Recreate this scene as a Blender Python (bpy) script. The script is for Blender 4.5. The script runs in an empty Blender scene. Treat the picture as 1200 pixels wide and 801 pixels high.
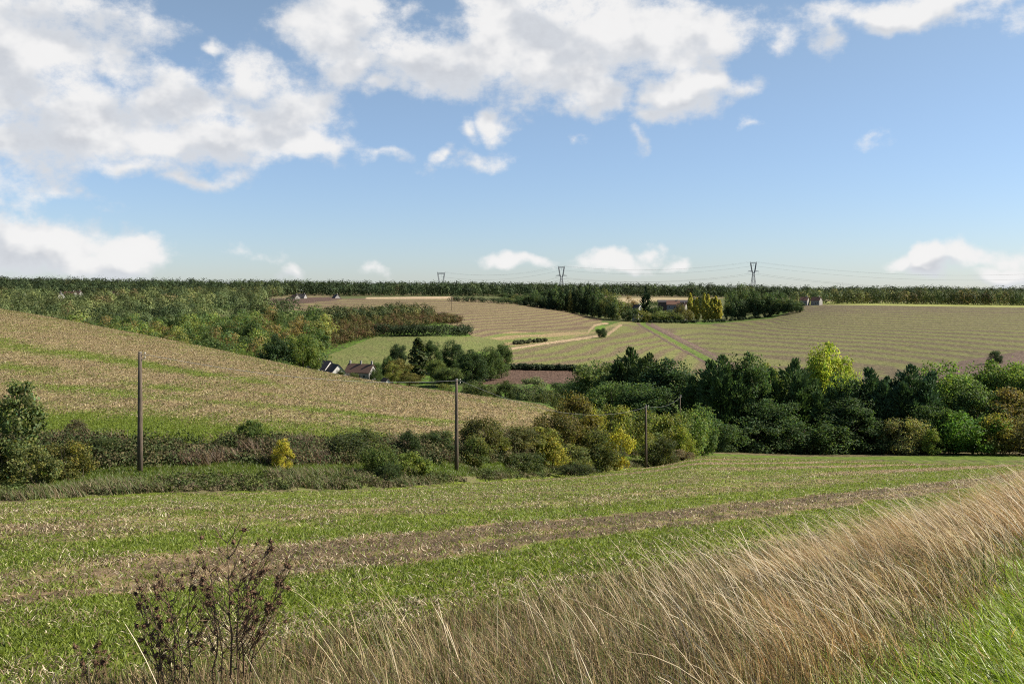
import bpy, math, random
import numpy as np
from mathutils import Vector

SC = bpy.context.scene
COL = SC.collection
rng = np.random.default_rng(11)
random.seed(5)
F = 1167.0            # focal length in photo pixels (35 mm on a 36 mm sensor, 1200 px wide)
HY = 340.0            # photo row of eye level
SUN_AZ, SUN_EL = math.radians(86), math.radians(38)   # azimuth measured from +Y towards +X

# ------------------------------------------------------------------ small helpers
def tag(o, label=None, cat=None, group=None, kind=None):
    if label: o['label'] = label
    if cat: o['category'] = cat
    if group: o['group'] = group
    if kind: o['kind'] = kind
    return o

def empty(name, loc, rz=0.0):
    o = bpy.data.objects.new(name, None)
    o.empty_display_size = 0.5
    COL.objects.link(o); o.location = loc; o.rotation_euler = (0, 0, rz)
    return o

def link(name, me, parent=None, loc=None):
    o = bpy.data.objects.new(name, me); COL.objects.link(o)
    if parent: o.parent = parent
    if loc is not None: o.location = loc
    return o

def fast_mesh(name, co, faces, mats, smooth=False, tint=None, midx=None, uv=None):
    """co (N,3); faces (M,k) int array, one k for the whole mesh"""
    me = bpy.data.meshes.new(name)
    co = np.ascontiguousarray(co, dtype=np.float32); faces = np.ascontiguousarray(faces, dtype=np.int32)
    n, (m, k) = len(co), faces.shape
    me.vertices.add(n); me.vertices.foreach_set('co', co.ravel())
    me.loops.add(m*k); me.loops.foreach_set('vertex_index', faces.ravel())
    me.polygons.add(m)
    me.polygons.foreach_set('loop_start', np.arange(0, m*k, k, dtype=np.int32))
    if not isinstance(mats, (list, tuple)): mats = [mats]
    for mm in mats: me.materials.append(mm)
    if midx is not None: me.polygons.foreach_set('material_index', np.asarray(midx, dtype=np.int32))
    me.polygons.foreach_set('use_smooth', np.full(m, smooth, dtype=bool))
    if tint is not None:
        a = me.attributes.new('tint', 'FLOAT_COLOR', 'POINT')
        c = np.ones((n, 4), dtype=np.float32); c[:, :tint.shape[1]] = tint
        a.data.foreach_set('color', c.ravel())
    me.update(calc_edges=True)
    return me

class MB:
    """collects boxes, bars, tubes and polygons for ONE mesh"""
    def __init__(s): s.v = []; s.f = []; s.m = []; s.k = 0
    def add(s, v, f, m=0):
        b = len(s.v); s.v += [tuple(p) for p in v]
        s.f += [tuple(b+i for i in q) for q in f]; s.m += [m]*len(f)
    def box(s, a, b, m=0):
        x0, y0, z0 = a; x1, y1, z1 = b
        s.add([(x0,y0,z0),(x1,y0,z0),(x1,y1,z0),(x0,y1,z0),(x0,y0,z1),(x1,y0,z1),(x1,y1,z1),(x0,y1,z1)],
              [(0,3,2,1),(4,5,6,7),(0,1,5,4),(1,2,6,5),(2,3,7,6),(3,0,4,7)], m)
    def tube(s, pts, rad, n=6, m=0, cap=True):
        pts = [Vector(p) for p in pts]; vs = []; fs = []
        for i, p in enumerate(pts):
            d = (pts[min(i+1, len(pts)-1)] - pts[max(i-1, 0)]).normalized()
            a = d.orthogonal().normalized() if abs(d.z) < .95 else Vector((1,0,0))
            a = (a - d*a.dot(d)).normalized(); b = d.cross(a)
            r = rad[i] if hasattr(rad, '__len__') else rad
            for j in range(n):
                t = 2*math.pi*j/n; vs.append(p + (a*math.cos(t) + b*math.sin(t))*r)
        for i in range(len(pts)-1):
            for j in range(n):
                fs.append((i*n+j, i*n+(j+1) % n, (i+1)*n+(j+1) % n, (i+1)*n+j))
        if cap:
            fs.append(tuple(range(n-1, -1, -1))); fs.append(tuple((len(pts)-1)*n+j for j in range(n)))
        s.add(vs, fs, m)
    def build(s, name, mats, parent=None, smooth=False, loc=None):
        me = bpy.data.meshes.new(name); me.from_pydata(s.v, [], s.f)
        if not isinstance(mats, (list, tuple)): mats = [mats]
        for mm in mats: me.materials.append(mm)
        me.polygons.foreach_set('material_index', s.m)
        if smooth: me.polygons.foreach_set('use_smooth', [True]*len(s.f))
        me.update()
        return link(name, me, parent, loc)

# ------------------------------------------------------------------ numeric noise and interpolation
def _hash(ix, iy, seed):
    h = (ix*374761393 + iy*668265263 + seed*974634721) & 0xFFFFFFFF
    h = ((h ^ (h >> 13))*1274126177) & 0xFFFFFFFF
    return ((h ^ (h >> 16)) & 0xFFFF)/65535.0
def vnoise(x, y, seed=0):
    x = np.asarray(x, dtype=np.float64); y = np.asarray(y, dtype=np.float64)
    fx = np.floor(x); fy = np.floor(y); ix = fx.astype(np.int64); iy = fy.astype(np.int64)
    tx = x-fx; ty = y-fy; tx = tx*tx*(3-2*tx); ty = ty*ty*(3-2*ty)
    a = _hash(ix, iy, seed); b = _hash(ix+1, iy, seed); c = _hash(ix, iy+1, seed); d = _hash(ix+1, iy+1, seed)
    return (a*(1-tx)+b*tx)*(1-ty) + (c*(1-tx)+d*tx)*ty
def fbm(x, y, octv=4, seed=0):
    t = 0; a = .5; s = 0
    for o in range(octv):
        t = t + a*vnoise(x*2**o, y*2**o, seed+o*17); s += a; a *= .55
    return t/s
def sstep(a, b, x):
    t = np.clip((np.asarray(x, dtype=float)-a)/(b-a), 0, 1); return t*t*(3-2*t)
def pchip(x, y, q):
    x = np.asarray(x, float); y = np.asarray(y, float); q = np.asarray(q, float)
    h = np.diff(x); d = np.diff(y)/h; n = len(x); m = np.zeros(n)
    if n == 2: return np.interp(q, x, y)
    for_ = d[:-1]*d[1:] > 0
    w1 = 2*h[1:]+h[:-1]; w2 = h[1:]+2*h[:-1]
    with np.errstate(divide='ignore', invalid='ignore'):
        mm = (w1+w2)/(w1/d[:-1]+w2/d[1:])
    m[1:-1] = np.where(for_, mm, 0); m[0] = d[0]; m[-1] = d[-1]
    q = np.clip(q, x[0], x[-1])
    i = np.clip(np.searchsorted(x, q)-1, 0, n-2); t = (q-x[i])/h[i]
    return ((1+2*t)*(1-t)**2*y[i] + t*(1-t)**2*h[i]*m[i] + t*t*(3-2*t)*y[i+1] + t*t*(t-1)*h[i]*m[i+1])
def in_poly(px, py, poly):
    r = np.zeros(px.shape, bool); n = len(poly); j = n-1
    for i in range(n):
        xi, yi = poly[i]; xj, yj = poly[j]
        with np.errstate(divide='ignore', invalid='ignore'):
            c = ((yi > py) != (yj > py)) & (px < (xj-xi)*(py-yi)/((yj-yi) if yj != yi else 1e-9)+xi)
        r ^= c; j = i
    return r
def seg_dist(px, py, line):
    d = np.full(px.shape, 1e9)
    for (x0, y0), (x1, y1) in zip(line[:-1], line[1:]):
        vx, vy = x1-x0, y1-y0; t = np.clip(((px-x0)*vx+(py-y0)*vy)/(vx*vx+vy*vy), 0, 1)
        d = np.minimum(d, np.hypot(px-x0-t*vx, py-y0-t*vy))
    return d

# ------------------------------------------------------------------ the lie of the land
NX, NY_ = -.817, .576                     # across the verge, towards the field
TX, TY_ = .576, .817                      # along the verge
def verge_s(X, Y): return NX*(X-2.02) + NY_*(Y-5.9)
def verge_t(X, Y): return TX*(X-2.02) + TY_*(Y-5.9)
def plane(X, Y): return -2.09 - .0154*X - .156*Y

# rows of the terrain: (bearing as photo column, depth in metres, height as photo row or 'z')
def row(*pts):
    px = [p[0] for p in pts]; Y = [p[1] for p in pts]
    z = [-(p[2]-HY)/F*p[1] for p in pts]
    return px, Y, z
def rowz(*pts): return [p[0] for p in pts], [p[1] for p in pts], [p[2] for p in pts]
ROWS = dict(
 edge=row((-700,48,590),(-300,48,590),(0,50,587),(164,53,578),(300,58,575),(450,66,572),(535,77,565),(650,98,558),(700,112,553),(770,138,545),(830,165,535),(1000,172,540),(1110,172,543),(1400,172,545),(2000,172,545)),
 strip=row((-700,58,566),(-300,58,566),(0,60,561),(164,62,554),(300,66,551),(450,76,549),(535,84,549),(650,106,545),(757,142,537),(830,174,532),(1000,182,537),(1400,186,535),(2000,186,535)),
 bank=row((-700,66,520),(-300,66,520),(0,68,518),(164,70,519),(300,74,519),(450,84,519),(535,92,518),(600,100,514),(640,112,511),(700,130,516),(757,158,524),(830,190,529),(1000,200,531),(1400,205,528),(2000,205,528)),
 mid=row((-700,130,400),(-300,125,415),(0,120,432),(164,115,449),(300,110,464),(450,112,482),(535,116,492),(640,127,499),(700,155,507),(757,182,514),(830,220,521),(1000,235,525),(1400,240,520),(2000,240,520)),
 ridge=row((-700,290,318),(-300,270,330),(0,240,362),(150,210,390),(300,180,421),(450,158,451),(560,145,470),(636,141,484),(700,175,500),(757,205,510),(830,250,517),(1000,265,520),(1400,270,510),(2000,270,510)),
 vale=rowz((-700,360,-36),(0,345,-40),(400,340,-41),(640,335,-42.5),(830,335,-43),(1000,330,-41.5),(1200,330,-39),(2000,330,-36)),
 foot=row((-700,440,446),(0,435,454),(400,430,452),(600,447,447),(700,447,448),(830,430,455),(1000,420,453),(1200,400,441),(2000,400,430)),
 slope=row((-700,620,400),(0,610,404),(400,570,404),(500,600,394),(590,590,406),(700,600,407),(830,560,421),(1000,540,425),(1200,520,418),(2000,520,410)),
 upper=row((-700,900,370),(0,880,369),(400,790,368),(500,800,370),(600,800,379),(700,800,385),(760,790,385),(830,770,390),(1000,740,386),(1200,700,386),(2000,700,380)),
 crest=row((-700,1150,354),(0,1120,355),(340,1080,352),(400,1080,351),(500,1050,350),(600,1050,357),(650,1030,364),(700,1000,374),(760,990,377),(830,990,375),(900,990,369),(940,1000,361),(1000,1000,357),(1200,1000,359),(2000,1000,360)),
 plateau=row((-700,1450,348),(0,1450,347),(400,1420,347),(500,1400,347),(650,1320,351),(720,1300,353.5),(830,1300,354),(1000,1180,355.2),(1200,1180,357),(2000,1180,357)),
 woods=row((-700,1520,346),(0,1520,345),(500,1520,346),(800,1520,347.5),(1000,1520,351),(1200,1520,352),(2000,1520,352)),
 brow=rowz((-700,1760,6),(0,1760,4),(300,1760,-2),(600,1760,-6.5),(800,1760,-9.5),(1000,1760,-14),(1200,1760,-14),(2000,1760,-12)),
 end=rowz((-700,4600,4),(600,4600,-8),(2000,4600,-8)),
)
def row_at(name, px):
    a, Y, z = ROWS[name]; p = np.clip(px, a[0], a[-1])
    return pchip(a, Y, p), pchip(a, z, p)

px_cols = np.concatenate([np.linspace(-2400, -460, 50, endpoint=False), np.arange(-460, 1661, 2.0), np.linspace(1680, 3400, 50)])
u_cols = (px_cols-600)/F
NR = 1000
yk = np.log(np.array([.7, 4., 20, 60, 120, 300, 600, 1300, 4600.])); ck = np.cumsum([0, 60, 130, 150, 120, 120, 130, 160, 60])
lnY = pchip(ck, yk, np.linspace(0, ck[-1], NR)); Yr = np.exp(lnY)
NCOL = len(px_cols)
Zg = np.zeros((NR, NCOL))
semY = {k: row_at(k, px_cols) for k in ROWS}
for j in range(NCOL):
    u = u_cols[j]
    kY = [.5, 3, 8, 16]; kz = [plane(u*y, y) for y in kY]
    y30 = 30.; kY.append(y30); kz.append(plane(u*y30, y30))
    E, ze = semY['edge'][0][j], semY['edge'][1][j]; off = ze - plane(u*E, E)
    for f_ in (.7, .82, .92): kY.append(f_*E); kz.append(plane(u*f_*E, f_*E) + off*float(sstep(.25, 1.05, f_)))
    for k in ROWS:
        kY.append(semY[k][0][j]); kz.append(semY[k][1][j])
    Zg[:, j] = pchip(kY, kz, Yr)
XX = Yr[:, None]*u_cols[None, :]; YY = np.repeat(Yr[:, None], NCOL, 1)
S_ = verge_s(XX, YY); T_ = verge_t(XX, YY)
hv = np.clip(.5+.035*T_+.022*np.clip(T_-7, 0, 25), .3, 2.2)*(1-sstep(0.0, 4.6, S_))*(1-sstep(90, 150, YY))
Zg += hv
near = 1-sstep(40, 90, YY)
Zg += near*(.10*(fbm(XX*.45, YY*.45, 3, 3)-.5) + .05*(fbm(XX*2.2, YY*2.2, 2, 9)-.5)*(S_ < 8))
Zg += sstep(60, 300, YY)*(.9*(fbm(XX*.012, YY*.012, 3, 5)-.5))
PYg = HY - Zg/YY*F; PXg = np.repeat(px_cols[None, :], NR, 0)

def ground(X, Y):
    X = np.asarray(X, float); Y = np.maximum(np.asarray(Y, float), Yr[0]*1.001)
    p = np.clip(600+F*X/Y, px_cols[0], px_cols[-1]-1e-3)
    j = np.clip(np.searchsorted(px_cols, p, side='right')-1, 0, NCOL-2); tj = (p-px_cols[j])/(px_cols[j+1]-px_cols[j])
    i = np.clip(np.searchsorted(Yr, Y, side='right')-1, 0, NR-2); ti = np.clip((Y-Yr[i])/(Yr[i+1]-Yr[i]), 0, 1)
    return (Zg[i, j]*(1-tj)+Zg[i, j+1]*tj)*(1-ti) + (Zg[i+1, j]*(1-tj)+Zg[i+1, j+1]*tj)*ti
def at(px, Y):
    X = (px-600)/F*Y; return np.array([X, Y, float(ground(X, Y))])
def at_py(px, py, ymin=300, ymax=1750):
    """ground point on bearing px whose photo row is py, beyond ymin"""
    ys = np.linspace(ymin, ymax, 900); X = (px-600)/F*ys; r = HY - ground(X, ys)/ys*F
    k = np.argmax(r <= py) if np.any(r <= py) else len(ys)-1
    return at(px, ys[k])

# ------------------------------------------------------------------ material helpers
class NT:
    def __init__(s, tree): s.t = tree; s.n = tree.nodes; s.l = tree.links
    def node(s, typ, **kw):
        n = s.n.new(typ)
        for k, v in kw.items():
            if k.startswith('i_'): n.inputs[k[2:].replace('_', ' ')].default_value = v
            else: setattr(n, k, v)
        return n
    def put(s, sock, v):
        if hasattr(v, 'is_linked') or hasattr(v, 'links'): s.l.new(v, sock)
        else: sock.default_value = v
    def math(s, op, a, b=None, c=None, clamp=False):
        n = s.n.new('ShaderNodeMath'); n.operation = op; n.use_clamp = clamp
        s.put(n.inputs[0], a)
        if b is not None: s.put(n.inputs[1], b)
        if c is not None: s.put(n.inputs[2], c)
        return n.outputs[0]
    def mix(s, f, a, b, blend='MIX'):
        n = s.n.new('ShaderNodeMix'); n.data_type = 'RGBA'; n.blend_type = blend; n.clamp_factor = True
        s.put(n.inputs[0], f); s.put(n.inputs[6], a if not isinstance(a, tuple) else (*a, 1)[:4]); s.put(n.inputs[7], b if not isinstance(b, tuple) else (*b, 1)[:4])
        return n.outputs[2]
    def ss(s, a, b, x):
        n = s.n.new('ShaderNodeMapRange'); n.interpolation_type = 'SMOOTHSTEP'
        s.put(n.inputs['Value'], x); s.put(n.inputs['From Min'], a); s.put(n.inputs['From Max'], b)
        return n.outputs[0]
    def noise(s, vec, scale, detail=4, rough=.55, dist=0, dim='3D'):
        n = s.n.new('ShaderNodeTexNoise'); n.noise_dimensions = dim
        n.inputs['Scale'].default_value = scale; n.inputs['Detail'].default_value = detail
        n.inputs['Roughness'].default_value = rough; n.inputs['Distortion'].default_value = dist
        if vec is not None: s.l.new(vec, n.inputs['Vector'])
        return n.outputs['Fac']
    def attr(s, name, out='Fac'):
        n = s.n.new('ShaderNodeAttribute'); n.attribute_name = name; return n.outputs[out]
def new_mat(name):
    m = bpy.data.materials.new(name); m.use_nodes = True
    t = NT(m.node_tree); t.n.clear(); out = t.n.new('ShaderNodeOutputMaterial')
    return m, t, out
def principled(t, col, rough=.8, spec=.2, normal=None):
    b = t.n.new('ShaderNodeBsdfPrincipled'); t.put(b.inputs['Base Color'], col if not isinstance(col, tuple) else (*col, 1)[:4])
    t.put(b.inputs['Roughness'], rough); b.inputs['Specular IOR Level'].default_value = spec
    if normal is not None: t.l.new(normal, b.inputs['Normal'])
    return b
# ------------------------------------------------------------------ ground zones and their own colours
Z_VERGE, Z_FIELD, Z_BANK, Z_HILL, Z_VALE, Z_MEADOW, Z_STUBBLE, Z_STRIP, Z_RIGHT, Z_PLOUGH, Z_TRACK, Z_LANE, Z_PLATEAU = range(13)
ZN = ['verge', 'crop_field', 'hedge_bank', 'hillside_field', 'valley_floor', 'meadow', 'stubble_slope', 'strip_field', 'wide_field',
      'ploughed_field', 'grass_track', 'sandy_lane', 'plateau']
shape = XX.shape
zone = np.full(shape, Z_VALE, np.int32)
soil = np.zeros(shape+(3,)); crop = np.zeros(shape+(3,)); g = np.zeros(shape); straw = np.zeros(shape); rc = np.zeros(shape); rs = np.zeros(shape)
crop[:] = (.085, .155, .022); soil[:] = (.05, .052, .026); g[:] = .5
def rowY(k): return np.repeat(semY[k][0][None, :], NR, 0)
Ye, Yst, Yb, Yri = rowY('edge'), rowY('strip'), rowY('bank'), rowY('ridge')
jit = (fbm(XX*.35, YY*.35, 3, 21)-.5)

# near field: bands of sprouting green between bands of litter, all parallel to the verge
s0 = NX*XX + NY_*YY + 1.6*(fbm(XX*.10, YY*.06, 3, 31)-.5)*np.clip(YY/25, .4, 2)
gs = np.array([0, 8.0, 8.9, 9.6, 11.2, 11.8, 12.5, 13.2, 13.9, 15.2, 16.0, 17.8, 18.9, 21.5, 24, 26.5, 29, 33, 37, 44, 52, 60, 75, 95])
gv = np.array([.50, .50, .62, 1.0, .98, .56, .02, .42, .0, .24, .92, .98, .55, .42, .62, .44, .58, .55, .70, .5, .74, .62, .85, .72])
gf = np.interp(s0 + 1.1*(fbm(XX*.5, YY*.35, 3, 33)-.5), gs, gv); gf = .50 + (gf-.45)*(.55+.75*fbm(XX*.22, YY*.12, 3, 34))
gf = gf + .34*sstep(-3, -12, XX)*(s0 > 11)*(s0 < 16.5)*(1-sstep(20, 60, YY))
far_right = sstep(60, 120, YY)
gf = gf*(1-far_right) + far_right*(.62 + .42*np.sin(s0*.62+1.0))
mz = (YY < Ye + 1.2*jit*6) & (YY < 300)
zone[mz] = Z_FIELD
edge_g = sstep(6.0, 1.0, Ye-YY)*(YY < Ye)          # the headland against the hedge is green
gf = np.maximum(gf, .85*edge_g)
g[mz] = gf[mz]; soil[mz] = (.190, .135, .078); straw[mz] = 1.0
dark = sstep(.45, .2, gf)*sstep(3, 9, s0)*(s0 < 17)
soil[mz] *= (1-.55*dark[mz])[:, None]
crop[mz] = (.125, .158, .026)

# bank of the verge
mv = (S_ < 4.6+2.2*jit) & (YY < 150)
zone[mv] = Z_VERGE; soil[mv] = (.085, .060, .036); g[mv] = .12; straw[mv] = .6
mg = mv & (S_ < .2); g[mg] = .7; crop[mg] = (.05, .06, .015); soil[mg] = (.04, .036, .018)

# weedy bank with the grass strip under the poles
mb = (~mz) & (YY < Yb) & (YY < 300); zone[mb] = Z_BANK
fr = (YY-Yst)/(Yb-Yst)
soil[mb] = (.10, .085, .045); crop[mb] = (.095, .135, .025)
g[mb] = np.where(fr < .25, .80, .25)[mb]; g[mb & (YY < Yst-.45*(Yst-Ye))] = .45; straw[mb] = .5

# hillside field: litter with thin green bands along the contour
fh = np.clip((YY-Yb)/(Yri-Yb), 0, 3)
pyb = HY - semY['bank'][1]/semY['bank'][0]*F; pyr = HY - semY['ridge'][1]/semY['ridge'][0]*F
fv = (pyb[None, :]-PYg)/(pyb-pyr)[None, :]
fv = fv + .05*(fbm(XX*.05, YY*.05, 3, 51)-.5)
mh = (YY >= Yb) & (YY < Yri*1.12) & (PXg < 690); zone[mh] = Z_HILL
def band(c, w, x0, x1, amp, soft=60):
    return amp*np.exp(-((fv-c)/w)**2)*sstep(x0-soft, x0+soft, PXg)*(1-sstep(x1-soft, x1+soft, PXg))
gh = .33 + band(.03, .20, -900, 450, 1.05, 90) + band(.735, .035, -900, 330, .5) + band(.57, .035, -900, 70, .5) + band(.45, .035, 20, 560, .55) \
   + band(.535, .03, 150, 250, .45) + band(.36, .02, 380, 620, .3) + band(.60, .02, 260, 480, .25) + band(.86, .03, -900, 60, .2) + band(1.0, .05, -900, 700, .18)
gh += .10*sstep(480, 640, PXg); gh = .33 + (gh-.33)*(.30+.95*fbm(XX*.12, YY*.05, 3, 35))
g[mh] = gh[mh]; soil[mh] = (.190, .145, .076); straw[mh] = 1.0; crop[mh] = (.125, .150, .032)

# beyond the hill
F3 = YY > 300
def pz(poly, z, so, cr, gg, st=0., rcv=None, rsv=0.):
    m = F3 & in_poly(PXg + 0*YY, PYg, poly) & (YY > Yri*1.12) & (YY < 1600)
    zone[m] = z; soil[m] = so; crop[m] = cr; g[m] = gg; straw[m] = st
    if rcv is not None: rc[m] = rcv[m]; rs[m] = rsv
    return m
m = F3 & (YY > 1120); zone[m] = Z_PLATEAU; soil[m] = (.16, .125, .08); g[m] = .35
wob = fbm(XX*.006, YY*.006, 3, 71)-.5
pz([(-900,372),(300,362),(395,346),(560,345),(720,350),(900,350),(930,356),(900,372),(830,377),(700,377),(640,366),(400,353),(300,372)], Z_PLATEAU, (.11,.10,.055), (.06,.09,.025), .5)
pz([(335,363),(345,356),(400,350),(530,348),(600,354),(650,361),(706,374),(702,384),(690,391),(640,398),(590,409),(560,400),(540,383),(470,367),(400,367)],
   Z_STUBBLE, (.115,.084,.055), (.165,.138,.075), .45, .4, (Zg + .006*XX + 2.2*wob)/1.35, .36)
m = pz([(560,396),(600,388),(640,390),(690,388),(727,377),(745,376),(700,394),(640,400),(590,409)], Z_STUBBLE, (.22,.17,.09), (.13,.15,.05), .5, .6)
pz([(588,408),(640,400),(690,392),(728,380),(748,377),(840,431),(870,447),(800,448),(690,434),(588,428)],
   Z_STRIP, (.120,.096,.056), (.145,.148,.058), .52, .4, (Zg - .055*XX + 2.6*wob)/1.5, .30)
mr = pz([(756,377),(830,380),(905,373),(938,361),(935,356),(1500,360),(1500,405),(1130,423),(1085,433),(1060,447),(1000,455),(850,455),(830,420)],
   Z_RIGHT, (.096,.079,.048), (.132,.130,.056), .50, .35, (Zg + .014*XX + 3.0*wob)/1.35, .32)
g[mr] += (.26*np.exp(-((PXg-(800+ (PYg-378)*1.9))/28)**2) - .30*sstep(372, 360, PYg) - .20*sstep(425, 440, PYg))[mr]
pz([(1060,447),(1085,433),(1130,422),(1200,411),(1500,400),(1500,430),(1200,432),(1100,450)], Z_PLOUGH, (.095,.068,.055), (.1,.1,.05), .15, .5, (Zg+.01*XX)/1.9, .1)
pz([(934,353),(1500,357),(1500,361),(1200,360.3),(934,356.5)], Z_MEADOW, (.24,.23,.10), (.23,.24,.085), .8)
pz([(362,432),(380,418),(440,394),(560,394),(592,400),(585,412),(520,428),(400,434)], Z_MEADOW, (.13,.125,.055), (.115,.130,.048), .60, .2, (Zg+.02*XX)/3., .08)
pz([(500,432),(560,412),(575,412),(540,440)], Z_MEADOW, (.13,.15,.05), (.12,.18,.04), .8)
pz([(560,450),(573,433),(620,430),(692,432),(695,449)], Z_PLOUGH, (.085,.056,.042), (.1,.1,.05), .05, .1, (Zg+.05*XX)/1.2, .1)
pz([(300,363),(312,350),(395,347.5),(402,350.5),(345,356.5),(333,364)], Z_PLOUGH, (.085,.058,.045), (.1,.1,.05), .02)
pz([(430,348.2),(529,347.2),(531,350),(430,350.2)], Z_PLATEAU, (.33,.26,.17), (.2,.2,.1), .05)
pz([(715,349),(815,349),(815,354),(715,355)], Z_PLATEAU, (.30,.25,.15), (.2,.2,.08), .2)
def lane(line, wpx, z, so, gg, cr=(.1,.17,.03)):
    d = seg_dist(PXg+0*YY, PYg, line); m = F3 & (YY > Yri*1.12) & (YY < 1100) & (d < wpx)
    zone[m] = z; soil[m] = so; g[m] = gg; crop[m] = cr; rs[m] = 0; straw[m] = 0
lane([(585,410.5),(610,407),(640,402),(670,398),(690,395.5),(703,393)], 1.3, Z_LANE, (.30,.23,.145), .1)
lane([(690,388),(697,381),(707,379),(712,379)], 1.2, Z_LANE, (.28,.22,.13), .2)
lane([(712,392),(720,386),(727,381)], 1.6, Z_LANE, (.28,.21,.13), .2)
lane([(700,385),(706,384)], 3.0, Z_MEADOW, (.16,.16,.06), .7)
lane([(752,379.5),(771,388.5),(796,402),(824,417),(852,431)], 2.0, Z_TRACK, (.11,.12,.045), .80, (.105,.140,.035))
lane([(747,379),(785,402),(840,432)], 1.0, Z_TRACK, (.10,.075,.06), .0)
lane([(758,379.5),(797,400),(862,433)], 1.1, Z_TRACK, (.10,.075,.06), .0)
lane([(764,380),(806,401),(872,433)], 1.6, Z_RIGHT, (.13,.095,.075), .1)

# ------------------------------------------------------------------ ground material and sheets
def ground_material():
    m, t, out = new_mat('field_ground')
    tc = t.n.new('ShaderNodeTexCoord'); P = tc.outputs['Object']
    nA = t.noise(P, .30, 5, .6); nB = t.noise(P, 5.5, 6, .75); nC = t.noise(P, 23, 3, .7); nF = t.noise(P, .04, 5, .62)
    so, cr = t.attr('soil', 'Color'), t.attr('crop', 'Color')
    w = t.math('SINE', t.math('MULTIPLY', t.math('ADD', t.attr('rc'), t.math('MULTIPLY', t.math('SUBTRACT', t.noise(P, .012, 2, .5), .5), 1.2)), 6.2832))
    gg = t.math('ADD', t.attr('gr'), t.math('MULTIPLY', t.math('MULTIPLY', w, t.attr('rs')), t.math('ADD', -.25, t.math('MULTIPLY', t.noise(P, .02, 4, .65), 2.4))))
    mp = t.n.new('ShaderNodeMapping'); mp.inputs['Scale'].default_value = (1, .16, 1); t.l.new(P, mp.inputs[0])
    nS = t.noise(mp.outputs[0], .45, 9, .92)
    nT = t.noise(mp.outputs[0], 1.3, 4, .85)
    gg = t.math('ADD', gg, t.math('MULTIPLY', t.math('SUBTRACT', nB, .5), 1.2))
    gg = t.math('ADD', gg, t.math('MULTIPLY', t.math('SUBTRACT', nS, .5), 1.7))
    gg = t.math('ADD', gg, t.math('MULTIPLY', t.math('SUBTRACT', nA, .5), .6))
    gg = t.math('ADD', gg, t.math('MULTIPLY', t.math('SUBTRACT', nF, .5), .45))
    mk = t.ss(.32, .68, gg); spk = t.ss(.36, .64, nT)
    sv = t.mix(1.0, so, t.mix(nB, (.38,.36,.34), (1.7,1.66,1.6)), 'MULTIPLY')
    sv = t.mix(1.0, sv, t.mix(nA, (.72,.70,.68), (1.3,1.3,1.3)), 'MULTIPLY')
    sv = t.mix(1.0, sv, t.mix(spk, (.52,.50,.48), (1.42,1.42,1.42)), 'MULTIPLY')
    st = t.math('MULTIPLY', t.ss(.56, .66, nC), t.attr('straw'))
    sv = t.mix(t.math('MULTIPLY', st, .75), sv, (.50, .41, .26))
    cv = t.mix(1.0, cr, t.mix(nC, (.45,.5,.4), (1.5,1.5,1.3)), 'MULTIPLY')
    cv = t.mix(1.0, cv, t.mix(nA, (.75,.8,.7), (1.3,1.2,1.3)), 'MULTIPLY')
    cv = t.mix(1.0, cv, t.mix(spk, (.62,.66,.60), (1.32,1.28,1.3)), 'MULTIPLY')
    col = t.mix(mk, sv, cv)
    bp = t.n.new('ShaderNodeBump'); bp.inputs['Strength'].default_value = .75; bp.inputs['Distance'].default_value = .10
    t.l.new(t.math('ADD', nB, t.math('MULTIPLY', nC, .5)), bp.inputs['Height'])
    b = principled(t, col, .9, .08, bp.outputs[0]); t.l.new(b.outputs[0], out.inputs[0])
    return m
GM = ground_material()
V = np.stack([XX, YY, Zg], -1).reshape(-1, 3)
idx = np.arange(NR*NCOL).reshape(NR, NCOL)
Q = np.stack([idx[:-1, :-1], idx[:-1, 1:], idx[1:, 1:], idx[1:, :-1]], -1).reshape(-1, 4)
zq = zone[:-1, :-1].reshape(-1)
for z, nm in enumerate(ZN):
    q = Q[zq == z]
    if not len(q): continue
    used = np.unique(q); remap = np.full(NR*NCOL, -1, np.int32); remap[used] = np.arange(len(used))
    me = fast_mesh(nm, V[used], remap[q], GM, smooth=True)
    for an, arr in (('soil', soil), ('crop', crop)):
        a = me.attributes.new(an, 'FLOAT_COLOR', 'POINT'); c = np.ones((len(used), 4), np.float32); c[:, :3] = arr.reshape(-1, 3)[used]
        a.data.foreach_set('color', c.ravel())
    for an, arr in (('gr', g), ('straw', straw), ('rc', rc), ('rs', rs)):
        a = me.attributes.new(an, 'FLOAT', 'POINT'); a.data.foreach_set('value', arr.reshape(-1)[used].astype(np.float32))
    tag(link(nm, me), kind='structure')

def sample_grid(arr, X, Y):
    p = np.clip(600+F*X/Y, px_cols[0], px_cols[-1]-1e-3)
    j = np.clip(np.searchsorted(px_cols, p)-1, 0, NCOL-1); i = np.clip(np.searchsorted(Yr, Y)-1, 0, NR-1)
    return arr[i, j]

# ------------------------------------------------------------------ camera, sun and sky
cam = bpy.data.cameras.new('camera'); cam.lens = 35; cam.sensor_width = 36; cam.sensor_fit = 'HORIZONTAL'
cam.shift_y = -(400.5-HY)/1200; cam.clip_start = .1; cam.clip_end = 20000
co = link('camera', cam); co.location = (0, 0, 0); co.rotation_euler = (math.pi/2, 0, 0); SC.camera = co

sun = bpy.data.lights.new('sun', 'SUN'); sun.energy = 4.6; sun.angle = math.radians(.53); sun.color = (1, .93, .82)
so_ = link('sun', sun)
sd = Vector((math.sin(SUN_AZ)*math.cos(SUN_EL), math.cos(SUN_AZ)*math.cos(SUN_EL), math.sin(SUN_EL)))
so_.rotation_euler = sd.to_track_quat('Z', 'Y').to_euler(); so_.location = (0, 0, 200)

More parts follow.
